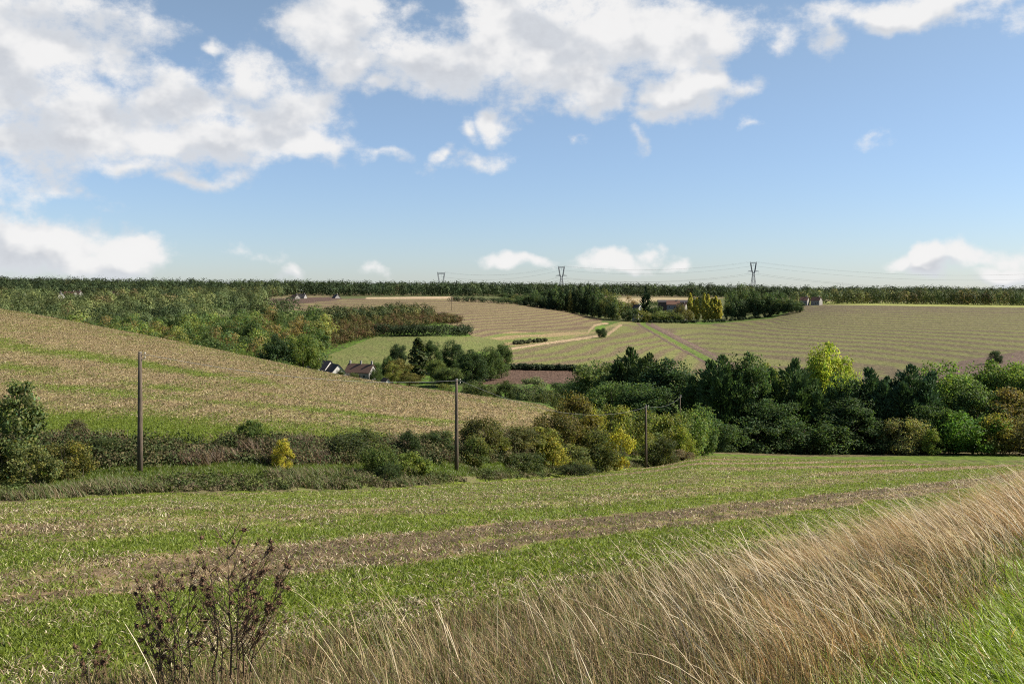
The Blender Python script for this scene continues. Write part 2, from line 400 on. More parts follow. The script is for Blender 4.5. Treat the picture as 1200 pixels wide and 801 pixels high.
CLOUDS = [  # photo column, row, half width, half height, weight
 (20,50,140,118,.95),(80,125,110,70,.9),(10,165,60,35,.8),(145,80,46,42,.7),(215,132,108,52,.8),(310,134,92,44,.75),(250,165,120,38,.85),(365,172,75,17,.8),(440,181,42,12,.55),(290,100,80,32,.8),
 (150,195,70,22,.6),(225,208,55,12,.55),(80,235,90,9,.38),(250,58,17,9,.6),
 (55,288,85,30,1.),(150,298,58,24,.95),(10,280,45,30,1.),(100,312,95,14,.8),
 (395,28,75,48,1.),(470,62,95,48,.95),(545,72,95,46,.95),(640,62,115,72,1.15),(740,42,115,62,1.1),(815,38,62,32,.9),(690,108,65,36,1.),(640,15,110,42,1.),(452,98,42,14,.7),(420,75,60,30,.8),
 (800,108,66,26,.95),(835,98,40,24,.85),(768,135,34,18,.75),(742,158,22,14,.5),
 (585,142,19,22,.55),(549,156,12,11,.35),(668,165,20,16,.5),(545,188,55,12,.5),(515,180,15,12,.6),(887,146,16,9,.38),
 (972,38,28,24,.62),(1005,12,35,12,.5),(1062,10,85,24,.95),(1115,-4,65,20,.9),(915,48,20,20,.38),
 (1003,160,12,7,.28),(612,304,38,10,.75),(722,307,50,15,.9),(760,300,20,9,.7),(795,313,15,9,.6),(1052,312,28,9,.75),(1088,311,26,20,1.15),(1165,299,70,14,.8),(1180,315,34,13,1.0),
 (334,318,15,10,.5),(428,322,18,10,.4),(320,298,30,4,.2),
 (1400,230,110,50,.8),(1480,120,150,60,.9),(-150,180,150,80,1.),(-300,60,160,90,1.),(1280,20,70,30,.8)]
def build_world():
    w = bpy.data.worlds.new('World'); SC.world = w; w.use_nodes = True
    t = NT(w.node_tree); t.n.clear()
    tc = t.n.new('ShaderNodeTexCoord'); sp = t.n.new('ShaderNodeSeparateXYZ'); t.l.new(tc.outputs['Generated'], sp.inputs[0])
    az = t.math('ARCTAN2', sp.outputs[0], sp.outputs[1]); el = t.math('ARCSINE', sp.outputs[2])
    cv = t.n.new('ShaderNodeCombineXYZ'); t.l.new(az, cv.inputs[0]); t.l.new(el, cv.inputs[1])
    V0 = cv.outputs[0]
    wn = t.n.new('ShaderNodeTexNoise'); wn.noise_dimensions = '2D'; wn.inputs['Scale'].default_value = 17; wn.inputs['Detail'].default_value = 3; t.l.new(V0, wn.inputs['Vector'])
    ofs = t.n.new('ShaderNodeVectorMath'); ofs.operation = 'MULTIPLY_ADD'; t.l.new(wn.outputs['Color'], ofs.inputs[0]); ofs.inputs[1].default_value = (.056, .036, 0)
    t.l.new(V0, ofs.inputs[2])
    asp = (1.15, 2.2, 4.5)
    gt = bpy.data.node_groups.new('cloud_body', 'ShaderNodeTree')
    gt.interface.new_socket('Vec', in_out='INPUT', socket_type='NodeSocketVector'); gt.interface.new_socket('D', in_out='OUTPUT', socket_type='NodeSocketFloat')
    q = NT(gt); gi = q.n.new('NodeGroupInput'); go = q.n.new('NodeGroupOutput'); scaled = []
    for a in asp:
        b = q.n.new('ShaderNodeVectorMath'); b.operation = 'MULTIPLY'; q.l.new(gi.outputs[0], b.inputs[0]); b.inputs[1].default_value = (1, a, 0); scaled.append(b.outputs[0])
    acc = None
    for (px, py, rx, ry, wt) in CLOUDS:
        az_ = math.atan((px-600)/F) + .028; el_ = math.atan((HY-py)/F*math.cos(az_)) + .018
        k = min(range(3), key=lambda i: abs(math.log(rx/ry/asp[i])))
        l = q.n.new('ShaderNodeVectorMath'); l.operation = 'DISTANCE'; q.l.new(scaled[k], l.inputs[0]); l.inputs[1].default_value = (az_, el_*asp[k], 0)
        r = math.sqrt(rx*ry*asp[k])/F*1.14
        v = q.math('MULTIPLY_ADD', l.outputs['Value'], -1.5*wt/r, 1.5*wt)
        acc = v if acc is None else q.math('SMOOTH_MAX', acc, v, .22)
    q.l.new(acc, go.inputs[0])
    def body(off):
        v = ofs.outputs[0]
        if off:
            a = t.n.new('ShaderNodeVectorMath'); a.operation = 'ADD'; t.l.new(v, a.inputs[0]); a.inputs[1].default_value = off; v = a.outputs[0]
        gn = t.n.new('ShaderNodeGroup'); gn.node_tree = gt; t.l.new(v, gn.inputs[0]); return gn.outputs[0]
    raw0 = body(None); raw1 = body((.010, .022, 0))
    acc = t.math('MINIMUM', t.math('MAXIMUM', raw0, -1.2), 1.0)
    def n2(off, sc, det, rough):
        v = V0
        if off:
            a = t.n.new('ShaderNodeVectorMath'); a.operation = 'ADD'; t.l.new(v, a.inputs[0]); a.inputs[1].default_value = off; v = a.outputs[0]
        m = t.n.new('ShaderNodeVectorMath'); m.operation = 'MULTIPLY'; t.l.new(v, m.inputs[0]); m.inputs[1].default_value = (1, 1.35, 1)
        return t.noise(m.outputs[0], sc, det, rough, 0, '2D')
    nb = n2(None, 13, 9, .64); nl0 = n2(None, 15, 4, .5); nl1 = n2((.012, .024, 0), 15, 4, .5)
    d0 = t.math('ADD', acc, t.math('MULTIPLY', t.math('SUBTRACT', nb, .5), 2.5))
    sky = t.n.new('ShaderNodeTexSky'); sky.sky_type = 'NISHITA'; sky.sun_disc = False
    sky.sun_elevation = SUN_EL; sky.sun_rotation = SUN_AZ; sky.altitude = 100; sky.air_density = 1.0; sky.dust_density = .25; sky.ozone_density = 2.2
    cover = t.math('MULTIPLY', t.ss(-.04, .84, d0), .97)
    dl = t.math('ADD', t.math('MULTIPLY', t.math('SUBTRACT', nl0, nl1), 1.3), t.math('MULTIPLY', t.math('SUBTRACT', raw0, raw1), .42))
    lit = t.ss(-.20, .28, dl)
    thick = t.ss(.45, 1.5, d0)
    edge = t.mix(lit, CL_EDGE[0], CL_EDGE[1])
    core = t.mix(lit, CL_CORE[0], CL_CORE[1])
    cc = t.mix(thick, edge, core)
    SK = t.mix(1.0, sky.outputs[0], t.mix(t.ss(0.0, .32, el), SKY_LOW, SKY_HIGH), 'MULTIPLY')
    col = t.mix(cover, SK, cc)
    bg = t.n.new('ShaderNodeBackground'); t.l.new(col, bg.inputs[0]); bg.inputs[1].default_value = .065
    ow = t.n.new('ShaderNodeOutputWorld'); t.l.new(bg.outputs[0], ow.inputs[0])
SKY_LOW, SKY_HIGH = (.66, .75, .98), (1.02, .94, .87)
CL_EDGE = ((4.8, 5.0, 5.3), (6.25, 6.2, 6.15)); CL_CORE = ((4.15, 4.3, 4.6), (6.35, 6.3, 6.25))
build_world()
SC.view_settings.view_transform = 'Standard'; SC.view_settings.look = 'None'; SC.view_settings.gamma = 1; SC.view_settings.exposure = 1.15
try: SC.view_settings.use_curve_mapping = False
except Exception: pass
def haze():
    m, t, out = new_mat('haze'); v = t.n.new('ShaderNodeVolumePrincipled'); v.inputs['Color'].default_value = (.80, .88, 1.0, 1); v.inputs['Density'].default_value = HAZE; v.inputs['Anisotropy'].default_value = .2
    t.l.new(v.outputs[0], out.inputs['Volume'])
    bx = np.array([(x, y, z) for z in (float(Zg.min())-1.5, 75.) for x, y in ((-11500, -60), (11500, -60), (11500, 4700), (-11500, 4700))])
    me = fast_mesh('haze', bx, np.array([(0,3,2,1),(4,5,6,7),(0,1,5,4),(1,2,6,5),(2,3,7,6),(3,0,4,7)]), m); tag(link('haze', me), 'thin pale haze over the far woods', 'haze', None, 'stuff')
HAZE = 0
if HAZE: haze()
SC.cycles.use_denoising = False; SC.cycles.filter_width = 1.1
SC.cycles.max_bounces = 6; SC.cycles.diffuse_bounces = 4; SC.cycles.glossy_bounces = 1; SC.cycles.transmission_bounces = 4; SC.cycles.transparent_max_bounces = 4
SC.cycles.caustics_reflective = False; SC.cycles.caustics_refractive = False
# ------------------------------------------------------------------ materials for things
def foliage_material(name, gloss=.10, trans=.42):
    """leaf colour = the object's own colour x the leaf's tint; the object's alpha sets how many leaves have turned yellow"""
    m, t, out = new_mat(name)
    oi = t.n.new('ShaderNodeObjectInfo'); ti = t.n.new('ShaderNodeAttribute'); ti.attribute_name = 'tint'
    tc = t.n.new('ShaderNodeTexCoord')
    n = t.noise(tc.outputs['Object'], .55, 3, .6)
    yl = t.math('MULTIPLY', t.ss(.40, .68, n), t.math('SUBTRACT', 1.0, oi.outputs['Alpha']))
    c = t.mix(1.0, oi.outputs['Color'], ti.outputs['Color'], 'MULTIPLY')
    c = t.mix(yl, c, t.mix(1.0, (.30, .24, .035), ti.outputs['Color'], 'MULTIPLY'))
    b = principled(t, c, .6, gloss)
    tr = t.n.new('ShaderNodeBsdfTranslucent'); t.l.new(t.mix(1.0, c, (1.25, 1.35, .7), 'MULTIPLY'), tr.inputs[0])
    mx = t.n.new('ShaderNodeMixShader'); mx.inputs[0].default_value = trans
    t.l.new(b.outputs[0], mx.inputs[1]); t.l.new(tr.outputs[0], mx.inputs[2]); t.l.new(mx.outputs[0], out.inputs[0])
    return m
def tinted_material(name, rough=.7, spec=.15, trans=.25, boost=(1.2, 1.25, .8)):
    m, t, out = new_mat(name)
    c = t.attr('tint', 'Color'); b = principled(t, c, rough, spec)
    tr = t.n.new('ShaderNodeBsdfTranslucent'); t.l.new(t.mix(1.0, c, boost, 'MULTIPLY'), tr.inputs[0])
    mx = t.n.new('ShaderNodeMixShader'); mx.inputs[0].default_value = trans
    t.l.new(b.outputs[0], mx.inputs[1]); t.l.new(tr.outputs[0], mx.inputs[2]); t.l.new(mx.outputs[0], out.inputs[0])
    return m
def plain(name, c0, c1, scale=6, rough=.8, spec=.2, stretch=(1,1,1), bump=.3):
    m, t, out = new_mat(name); tc = t.n.new('ShaderNodeTexCoord')
    mp = t.n.new('ShaderNodeMapping'); mp.inputs['Scale'].default_value = stretch; t.l.new(tc.outputs['Object'], mp.inputs[0])
    n = t.noise(mp.outputs[0], scale, 6, .65); bp = t.n.new('ShaderNodeBump'); bp.inputs['Strength'].default_value = bump; bp.inputs['Distance'].default_value = .02
    t.l.new(n, bp.inputs['Height'])
    b = principled(t, t.mix(t.ss(.3, .7, n), c0, c1), rough, spec, bp.outputs[0]); t.l.new(b.outputs[0], out.inputs[0]); return m
LEAF = foliage_material('leaf'); NEEDLE = foliage_material('conifer_foliage', .08, .14)
WOODLEAF = tinted_material('woodland_foliage', .7, .1, .22)
GRASS_DRY = tinted_material('dry_grass', .55, .25, .35, (1.15, 1.1, .9)); GRASS_GREEN = tinted_material('green_grass', .42, .35, .38, (1.25, 1.5, .55))
CROP = tinted_material('crop_leaf', .5, .2, .35, (1.2, 1.22, .6))
BARK = plain('bark', (.05,.04,.03), (.12,.10,.075), 5, .9, .1, (3,3,.6), .6)
POLEWOOD = plain('pole_wood', (.045,.036,.028), (.15,.115,.085), 9, .85, .15, (4,4,.25), .5)
WIRE = plain('wire', (.10,.10,.10), (.18,.18,.18), 3, .5, .3)
CERAMIC = plain('insulator_ceramic', (.35,.33,.30), (.55,.53,.50), 3, .25, .5)
STEEL = plain('pylon_steel', (.16,.17,.18), (.26,.27,.28), .4, .6, .3)
WALLW = plain('white_render', (.44,.42,.38), (.60,.57,.52), 1.2, .9, .1)
WALLG = plain('grey_render', (.20,.19,.175), (.30,.285,.26), 1.0, .9, .1)
TILED = plain('dark_slate_tiles', (.035,.032,.034), (.075,.066,.064), 3, .7, .2, (1,1,3))
TILER = plain('clay_tiles', (.10,.055,.04), (.20,.11,.075), 3, .8, .15, (1,1,3))
TILEB = plain('brown_tiles', (.09,.055,.04), (.16,.10,.075), 3, .8, .15, (1,1,3))
PANE = plain('window_glass', (.02,.022,.025), (.04,.045,.05), 2, .12, .5)
DOORM = plain('door_wood', (.06,.045,.035), (.11,.08,.06), 3, .6, .3)
DEADSTEM = plain('dead_stem', (.085,.055,.034), (.22,.15,.09), 40, .8, .15)
DEADHEAD = plain('dead_flower_head', (.055,.032,.020), (.19,.115,.07), 60, .85, .1)

# ------------------------------------------------------------------ leaves and crowns
def unit(a): return a/np.maximum(np.linalg.norm(a, axis=-1, keepdims=True), 1e-9)
def sphere(n, r=rng): return unit(r.normal(size=(n, 3)))
def leaf_quads(P, Nrm, L, W, r=rng, up=None):
    n = len(P); t = r.normal(size=(n, 3)) if up is None else up
    t = unit(t - Nrm*np.sum(t*Nrm, -1, keepdims=True)); b = np.cross(Nrm, t)
    L = np.broadcast_to(L, (n,))[:, None]; W = np.broadcast_to(W, (n,))[:, None]
    q = np.stack([P - t*L*.5, P + b*W*.5 - t*L*.05, P + t*L*.5, P - b*W*.5 - t*L*.05], 1)
    return q
def leaf_mesh(name, q, mat, tint):
    n = len(q); f = np.arange(n*4).reshape(n, 4)
    return fast_mesh(name, q.reshape(-1, 3), f, mat, False, np.repeat(tint, 4, 0))
def tints(n, r, spread=.28, warm=.12):
    v = np.clip(1 + r.normal(size=n)*spread, .45, 1.8); w = r.normal(size=n)*warm
    return np.stack([v*(1+w), v, v*(1-w*.6)], -1)

def broad_crown(r, h, R, base=.15, ncl=42, nleaf=150, leaf=.34, lump=.30, top=.5, squash=1.0, nn=.55, tv=.28):
    """points and normals of a crown made of many leaf clumps on an uneven envelope"""
    zc, rz = h*(base+1)/2, h*(1-base)/2
    d = sphere(ncl, r); rad = .50 + .42*r.random(ncl)**.7
    wide = 1 - top*np.clip(d[:, 2], 0, 1)**1.5*.5
    C = d*rad[:, None]*np.stack([R*wide, R*wide*squash, np.full(ncl, rz)], -1)
    C *= (1 + .18*r.normal(size=(ncl, 1))*.6)
    C[:, 2] += zc
    rcl = R*lump*(.65+.7*r.random(ncl))
    k = np.repeat(np.arange(ncl), nleaf); n = len(k)
    e = sphere(n, r); e[:, 2] = e[:, 2]*.8 + .12
    rr = (.35+.65*r.random(n)**.6)*rcl[k]
    rr *= 1 + .35*(r.random(n) > .93)
    P = C[k] + e*rr[:, None]
    keep = P[:, 2] > .03*h; P = P[keep]; e = e[keep]; k = k[keep]; n = len(P)
    Nn = unit(e*.8 + r.normal(size=(n, 3))*nn + np.array([0, 0, .2]))
    cl = 1 + .14*r.normal(size=ncl)
    q = leaf_quads(P, Nn, leaf*(.7+.6*r.random(n)), leaf*.62*(.7+.6*r.random(n)), r)
    return q, tints(n, r, tv)*np.clip(cl[k], .6, 1.5)[:, None], C
def conifer_crown(r, h, R, n=9000, leaf=.42, power=.75, lobes=5, droop=.25, tips=9):
    zf = 1-np.sqrt(r.random(n)); a = r.random(n)*2*math.pi
    nb = 46; bz = np.sort(1-np.sqrt(r.random(nb)*.96)); ba = r.random(nb)*2*math.pi; bl = .78+.34*r.random(nb)
    k = r.integers(0, nb, n)                                  # each sprig belongs to a bough
    s = r.random(n)**.55; Rz = R*(1-bz[k])**power*bl[k]+.12*R*(1-bz[k])**.3
    ang = ba[k] + r.normal(size=n)*.20*(1.1-.5*s)
    z = bz[k]*h*.97 + .03*h + Rz*s*(.28-droop*s) + r.normal(size=n)*.028*h
    P = np.stack([np.cos(ang)*Rz*s, np.sin(ang)*Rz*s, z], -1) + r.normal(size=(n, 3))*.045*R
    m = n//5; zz = r.random(m)**.8*h; rr = R*(1-zz/h)**power*.75*np.sqrt(r.random(m)); aa = r.random(m)*6.283
    P2 = np.stack([np.cos(aa)*rr, np.sin(aa)*rr, zz], -1); P = np.concatenate([P, P2]); n = len(P)
    P[:, 2] = np.clip(P[:, 2], .02*h, h*1.02)
    out = unit(np.stack([P[:, 0], P[:, 1], np.full(n, .55*R)], -1) + r.normal(size=(n, 3))*.35)
    Nn = unit(np.cross(out, r.normal(size=(n, 3))))
    q = leaf_quads(P, Nn, leaf*(.8+.9*r.random(n)), leaf*.42*(.7+.6*r.random(n)), r, out)
    return q, tints(n, r, .25, .06)
def plume_crown(r, h, R, plumes=5, n=3600, leaf=.75):
    qs = []; ts = []
    for i in range(plumes):
        a = 6.283*i/plumes + r.random()*.8; d = R*(.12 if i == 0 else .42+.16*r.random()); hh = h*(1 if i == 0 else .68+.26*r.random())
        q, t = conifer_crown(r, hh, R*(.80 if i == 0 else .56), n=n, leaf=leaf, power=.42, droop=.06)
        q = q + np.array([math.cos(a)*d, math.sin(a)*d, 0]); qs.append(q); ts.append(t*(.9+.2*r.random()))
    return np.concatenate(qs), np.concatenate(ts)
def column_crown(r, h, R, n=5000, leaf=.4):
    z = r.random(n)**.9; a = r.random(n)*6.283
    env = np.sin(np.clip(z*.93+.07, 0, 1)*math.pi)**.55*(1-.35*z)
    lob = 1 + .22*np.sin(a*3+z*17) + .15*np.sin(a*5-z*29)
    rr = R*env*lob*(.35+.65*r.random(n)**.5)
    P = np.stack([np.cos(a)*rr, np.sin(a)*rr, h*(.04+.96*z)], -1) + r.normal(size=(n, 3))*.05*R
    up = unit(np.stack([P[:, 0]*.5, P[:, 1]*.5, np.full(n, R)], -1)+r.normal(size=(n, 3))*.3)
    Nn = unit(np.stack([P[:, 0], P[:, 1], np.zeros(n)], -1)+r.normal(size=(n, 3))*.6)
    return leaf_quads(P, Nn, leaf*(.7+.6*r.random(n)), leaf*.6, r, up), tints(n, r)
def trunk_mb(r, h, R, base, limbs=7, t=None):
    mb = MB(); t = t or max(.08, h*.018)
    pts = [(0, 0, -.4), (.02*R, .01*R, h*.2), (-.03*R, .03*R, h*.45), (.02*R, 0, h*.78)]
    mb.tube(pts, [t*1.25, t, t*.7, t*.22], 7)
    for i in range(limbs):
        z = h*(max(base, .12)+.5*i/limbs); a = r.random()*6.283; L = R*(.55+.3*r.random())
        mb.tube([(0, 0, z), (math.cos(a)*L*.5, math.sin(a)*L*.5, z+L*.35), (math.cos(a)*L, math.sin(a)*L, z+L*.75)], [t*.45, t*.28, t*.08], 5)
    return mb
def stems_mb(r, h, R, n=7, t=.03):
    mb = MB()
    for i in range(n):
        a = r.random()*6.283; L = R*(.3+.5*r.random())
        mb.tube([(0, 0, -.1), (math.cos(a)*L*.4, math.sin(a)*L*.4, h*.4), (math.cos(a)*L, math.sin(a)*L, h*(.7+.2*r.random()))], [t, t*.7, t*.2], 5)
    return mb

# unit prototypes: mesh data for crown and trunk at a nominal height / radius, scaled per copy
PROTO = {}; LIFT = 1.6
def proto(key, kind, h, R, seed, **kw):
    r = np.random.default_rng(seed)
    if kind == 'broad':
        q, tn, _ = broad_crown(r, h, R, **kw); cm = leaf_mesh('crown', q, LEAF, tn); tm = trunk_mb(r, h, R, kw.get('base', .15))
    elif kind == 'conifer':
        q, tn = conifer_crown(r, h, R, **kw); cm = leaf_mesh('crown', q, NEEDLE, tn); tm = trunk_mb(r, h, R, .1, 4)
    elif kind == 'plume':
        q, tn = plume_crown(r, h, R, **kw); cm = leaf_mesh('crown', q, NEEDLE, tn); tm = trunk_mb(r, h, R, .1, 4)
    elif kind == 'column':
        q, tn = column_crown(r, h, R, **kw); cm = leaf_mesh('crown', q, LEAF, tn); tm = trunk_mb(r, h, R, .2, 3)
    elif kind == 'shrub':
        q, tn, _ = broad_crown(r, h, R, **kw); cm = leaf_mesh('foliage', q, LEAF, tn); tm = stems_mb(r, h, R)
    me = bpy.data.meshes.new('trunk' if kind != 'shrub' else 'stems'); me.from_pydata(tm.v, [], tm.f); me.materials.append(BARK)
    me.polygons.foreach_set('use_smooth', [True]*len(tm.f)); me.update()
    PROTO[key] = (cm, me, h, R)
for i in range(3): proto('broad%d' % i, 'broad', 16, 7, 100+i, ncl=80, nleaf=190, leaf=.50, base=.0, lump=.29)
for i in range(2): proto('airy%d' % i, 'broad', 16, 7, 140+i, ncl=46, nleaf=150, leaf=.52, base=.12, lump=.27, top=.9)
for i in range(4): proto('conifer%d' % i, 'plume', 18, 6, 200+i, plumes=5+i % 2, n=4200, leaf=.72)
for i in range(2): proto('column%d' % i, 'column', 18, 1.7, 300+i, n=1500, leaf=.9)
proto('young', 'broad', 5, 1.2, 320, ncl=46, nleaf=70, leaf=.20, base=.10, lump=.34)
for i in range(4): proto('shrub%d' % i, 'shrub', 4, 2.2, 400+i, ncl=44, nleaf=170, leaf=.20, base=-.15, lump=.36)
for i in range(2): proto('spiky%d' % i, 'shrub', 4, 1.8, 450+i, ncl=46, nleaf=110, leaf=.19, base=-.12, lump=.28, top=1.0)
for i in range(4): proto('far%d' % i, 'broad', 14, 6, 500+i, ncl=20, nleaf=110, leaf=.85, base=.0, lump=.42, nn=.28, tv=.16)
for i in range(2): proto('farcon%d' % i, 'conifer', 16, 4.2, 540+i, n=1100, leaf=1.3)

def plant(name, key, X, Y, h, R, color, label, cat, group=None, yellow=0.0, rot=None, parts=True, sink=0.0):
    cm, tm, h0, R0 = PROTO[key]
    z = float(ground(X, Y)) - sink
    rot = random.random()*6.283 if rot is None else rot
    if parts:
        root = empty(name, (X, Y, z), rot); root.scale = (R/R0, R/R0, h/h0)
        c = link('crown' if tm.name.startswith('trunk') else 'foliage', cm, root); c.color = (*[v*LIFT for v in color], 1-yellow)
        link('trunk' if tm.name.startswith('trunk') else 'stems', tm, root)
    else:
        root = link(name, cm, None, (X, Y, z)); root.rotation_euler = (0, 0, rot); root.scale = (R/R0, R/R0, h/h0); root.color = (*[v*LIFT for v in color], 1-yellow)
    return tag(root, label, cat, group)
def plant_px(name, key, px, Y, top, wid, color, label, cat='tree', group=None, yellow=0.0, parts=True, sink=0.0):
    X, _, z = at(px, Y); ztop = -(top-HY)/F*Y
    return plant(name, key, X, Y, max(.5, ztop-z+sink), wid/2/F*Y*1.22, color, label, cat, group, yellow, None, parts, sink)

DK, CON, MID, LIT, OLV, YEL, AUT, KHK = (.062,.090,.030), (.050,.078,.030), (.075,.11,.032), (.15,.20,.035), (.080,.088,.025), (.17,.16,.025), (.088,.072,.028), (.11,.11,.045)
# ------------------------------------------------------------------ the dark tree belt at the end of the field
BELT = [  # name, prototype, photo column, depth, top row, width, colour, yellow, label
 ('broadleaf_tree','broad0',703,240,424,54,(.07,.092,.035),.1,'grey-green rounded tree at the left end of the tree belt beyond the yellow hedge'),
 ('conifer_tree','conifer0',737,232,411,56,(.034,.052,.02),0,'tall olive conifer standing highest over the yellow hedge right of the ploughed strip'),
 ('conifer_tree','conifer1',757,226,416,46,(.045,.06,.02),0,'olive pointed conifer just right of the tallest one behind the telephone pole'),
 ('broadleaf_tree','broad1',783,220,425,66,(.032,.052,.022),0,'dark rounded tree behind the telephone pole, left of the gap into the conifers'),
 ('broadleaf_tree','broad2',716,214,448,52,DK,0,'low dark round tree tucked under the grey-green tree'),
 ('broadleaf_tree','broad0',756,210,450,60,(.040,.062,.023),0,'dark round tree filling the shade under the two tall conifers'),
 ('conifer_tree','conifer2',831,212,428,50,CON,0,'dark green conifer first right of the gap behind the telephone pole'),
 ('conifer_tree','conifer1',850,206,418,54,CON,0,'twin-topped dark green conifer, left and taller of the pair right of the gap'),
 ('broadleaf_tree','broad1',878,206,419,50,(.040,.064,.023),0,'dark feathery-topped tree next right of the twin-topped conifer'),
 ('broadleaf_tree','airy0',902,228,422,42,(.075,.10,.025),.35,'olive-yellow treetop showing between two dark conifers left of the bright green tree'),
 ('conifer_tree','conifer0',925,208,425,58,CON,0,'broad dark green conifer just left of the bright yellow-green tree'),
 ('broadleaf_tree','broad1',967,232,408,54,(.19,.22,.035),.25,'tall bright yellow-green tree rising above the dark conifers'),
 ('broadleaf_tree','broad0',991,238,430,32,(.18,.21,.035),.2,'small bright yellow-green treetop at the right foot of the tall bright tree'),
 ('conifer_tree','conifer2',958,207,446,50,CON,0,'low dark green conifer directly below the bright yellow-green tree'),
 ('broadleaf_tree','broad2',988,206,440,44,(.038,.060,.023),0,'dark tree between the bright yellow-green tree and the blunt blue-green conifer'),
 ('conifer_tree','conifer0',1022,206,435,54,(.032,.055,.027),0,'blunt blue-green conifer left of the pointed spire conifer'),
 ('conifer_tree','conifer1',1066,204,430,60,(.034,.058,.029),0,'pointed blue-green spire conifer, the last conifer before the green broadleaf trees'),
 ('broadleaf_tree','broad2',1108,218,426,66,(.085,.125,.03),.12,'green domed broadleaf tree right of the spire conifer'),
 ('broadleaf_tree','broad1',1158,226,428,54,(.075,.112,.03),.10,'green broadleaf tree in the middle of the three at the right end of the belt'),
 ('broadleaf_tree','broad0',1196,224,425,54,(.08,.115,.03),.15,'green broadleaf tree at the right edge of the tree belt'),
 ('broadleaf_tree','airy1',1184,206,455,66,AUT,.2,'rusty brown autumn tree in front of the right-hand green trees'),
 ('broadleaf_tree','broad1',1140,208,452,52,DK,0,'dark round tree between the green dome and the rusty autumn tree'),
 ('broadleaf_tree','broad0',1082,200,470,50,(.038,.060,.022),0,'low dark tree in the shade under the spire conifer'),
 ('broadleaf_tree','broad2',1245,222,428,70,MID,.2,None), ('broadleaf_tree','broad1',1310,224,430,70,MID,.1,None), ('conifer_tree','conifer1',1380,224,424,60,CON,0,None),
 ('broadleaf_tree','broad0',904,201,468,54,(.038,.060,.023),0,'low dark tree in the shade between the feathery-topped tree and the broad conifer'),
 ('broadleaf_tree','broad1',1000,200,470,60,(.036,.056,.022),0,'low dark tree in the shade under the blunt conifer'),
]
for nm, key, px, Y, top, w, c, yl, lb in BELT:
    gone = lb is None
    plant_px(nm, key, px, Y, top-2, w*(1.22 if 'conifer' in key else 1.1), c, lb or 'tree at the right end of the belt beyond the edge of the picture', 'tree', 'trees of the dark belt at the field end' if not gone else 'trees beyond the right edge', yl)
FRONT = [
 ('shrub','shrub0',1060,194,486,46,KHK,.3,'pale khaki bush lit at the foot of the dark conifers'),
 ('shrub','spiky0',1093,190,502,22,(.10,.13,.03),.3,'small light green sapling bush right of the khaki bush'),
 ('shrub','spiky1',1112,196,477,28,(.06,.095,.025),.1,'narrow pointed green bush left of the big rounded green bush'),
 ('shrub','shrub1',1140,193,480,62,(.055,.10,.02),.05,'big rounded fresh green bush in front of the belt'),
 ('shrub','shrub2',1166,191,487,40,(.12,.11,.03),.5,'yellowing bush against the right side of the big green bush'),
 ('shrub','shrub3',1202,190,490,52,(.07,.062,.028),.2,'brown-green bush at the right edge below the autumn tree'),
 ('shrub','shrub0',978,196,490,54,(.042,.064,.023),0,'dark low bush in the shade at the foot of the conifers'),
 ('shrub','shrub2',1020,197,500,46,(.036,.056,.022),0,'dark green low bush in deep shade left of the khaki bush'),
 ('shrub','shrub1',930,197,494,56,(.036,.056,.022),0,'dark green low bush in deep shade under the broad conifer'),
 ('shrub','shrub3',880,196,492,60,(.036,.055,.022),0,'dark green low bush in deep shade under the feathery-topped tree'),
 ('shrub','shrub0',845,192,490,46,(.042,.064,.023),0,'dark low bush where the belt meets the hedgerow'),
]
for nm, key, px, Y, top, w, c, yl, lb in FRONT: plant_px(nm, key, px, Y, top, w, c, lb, 'bush', 'bushes in front of the tree belt', yl)

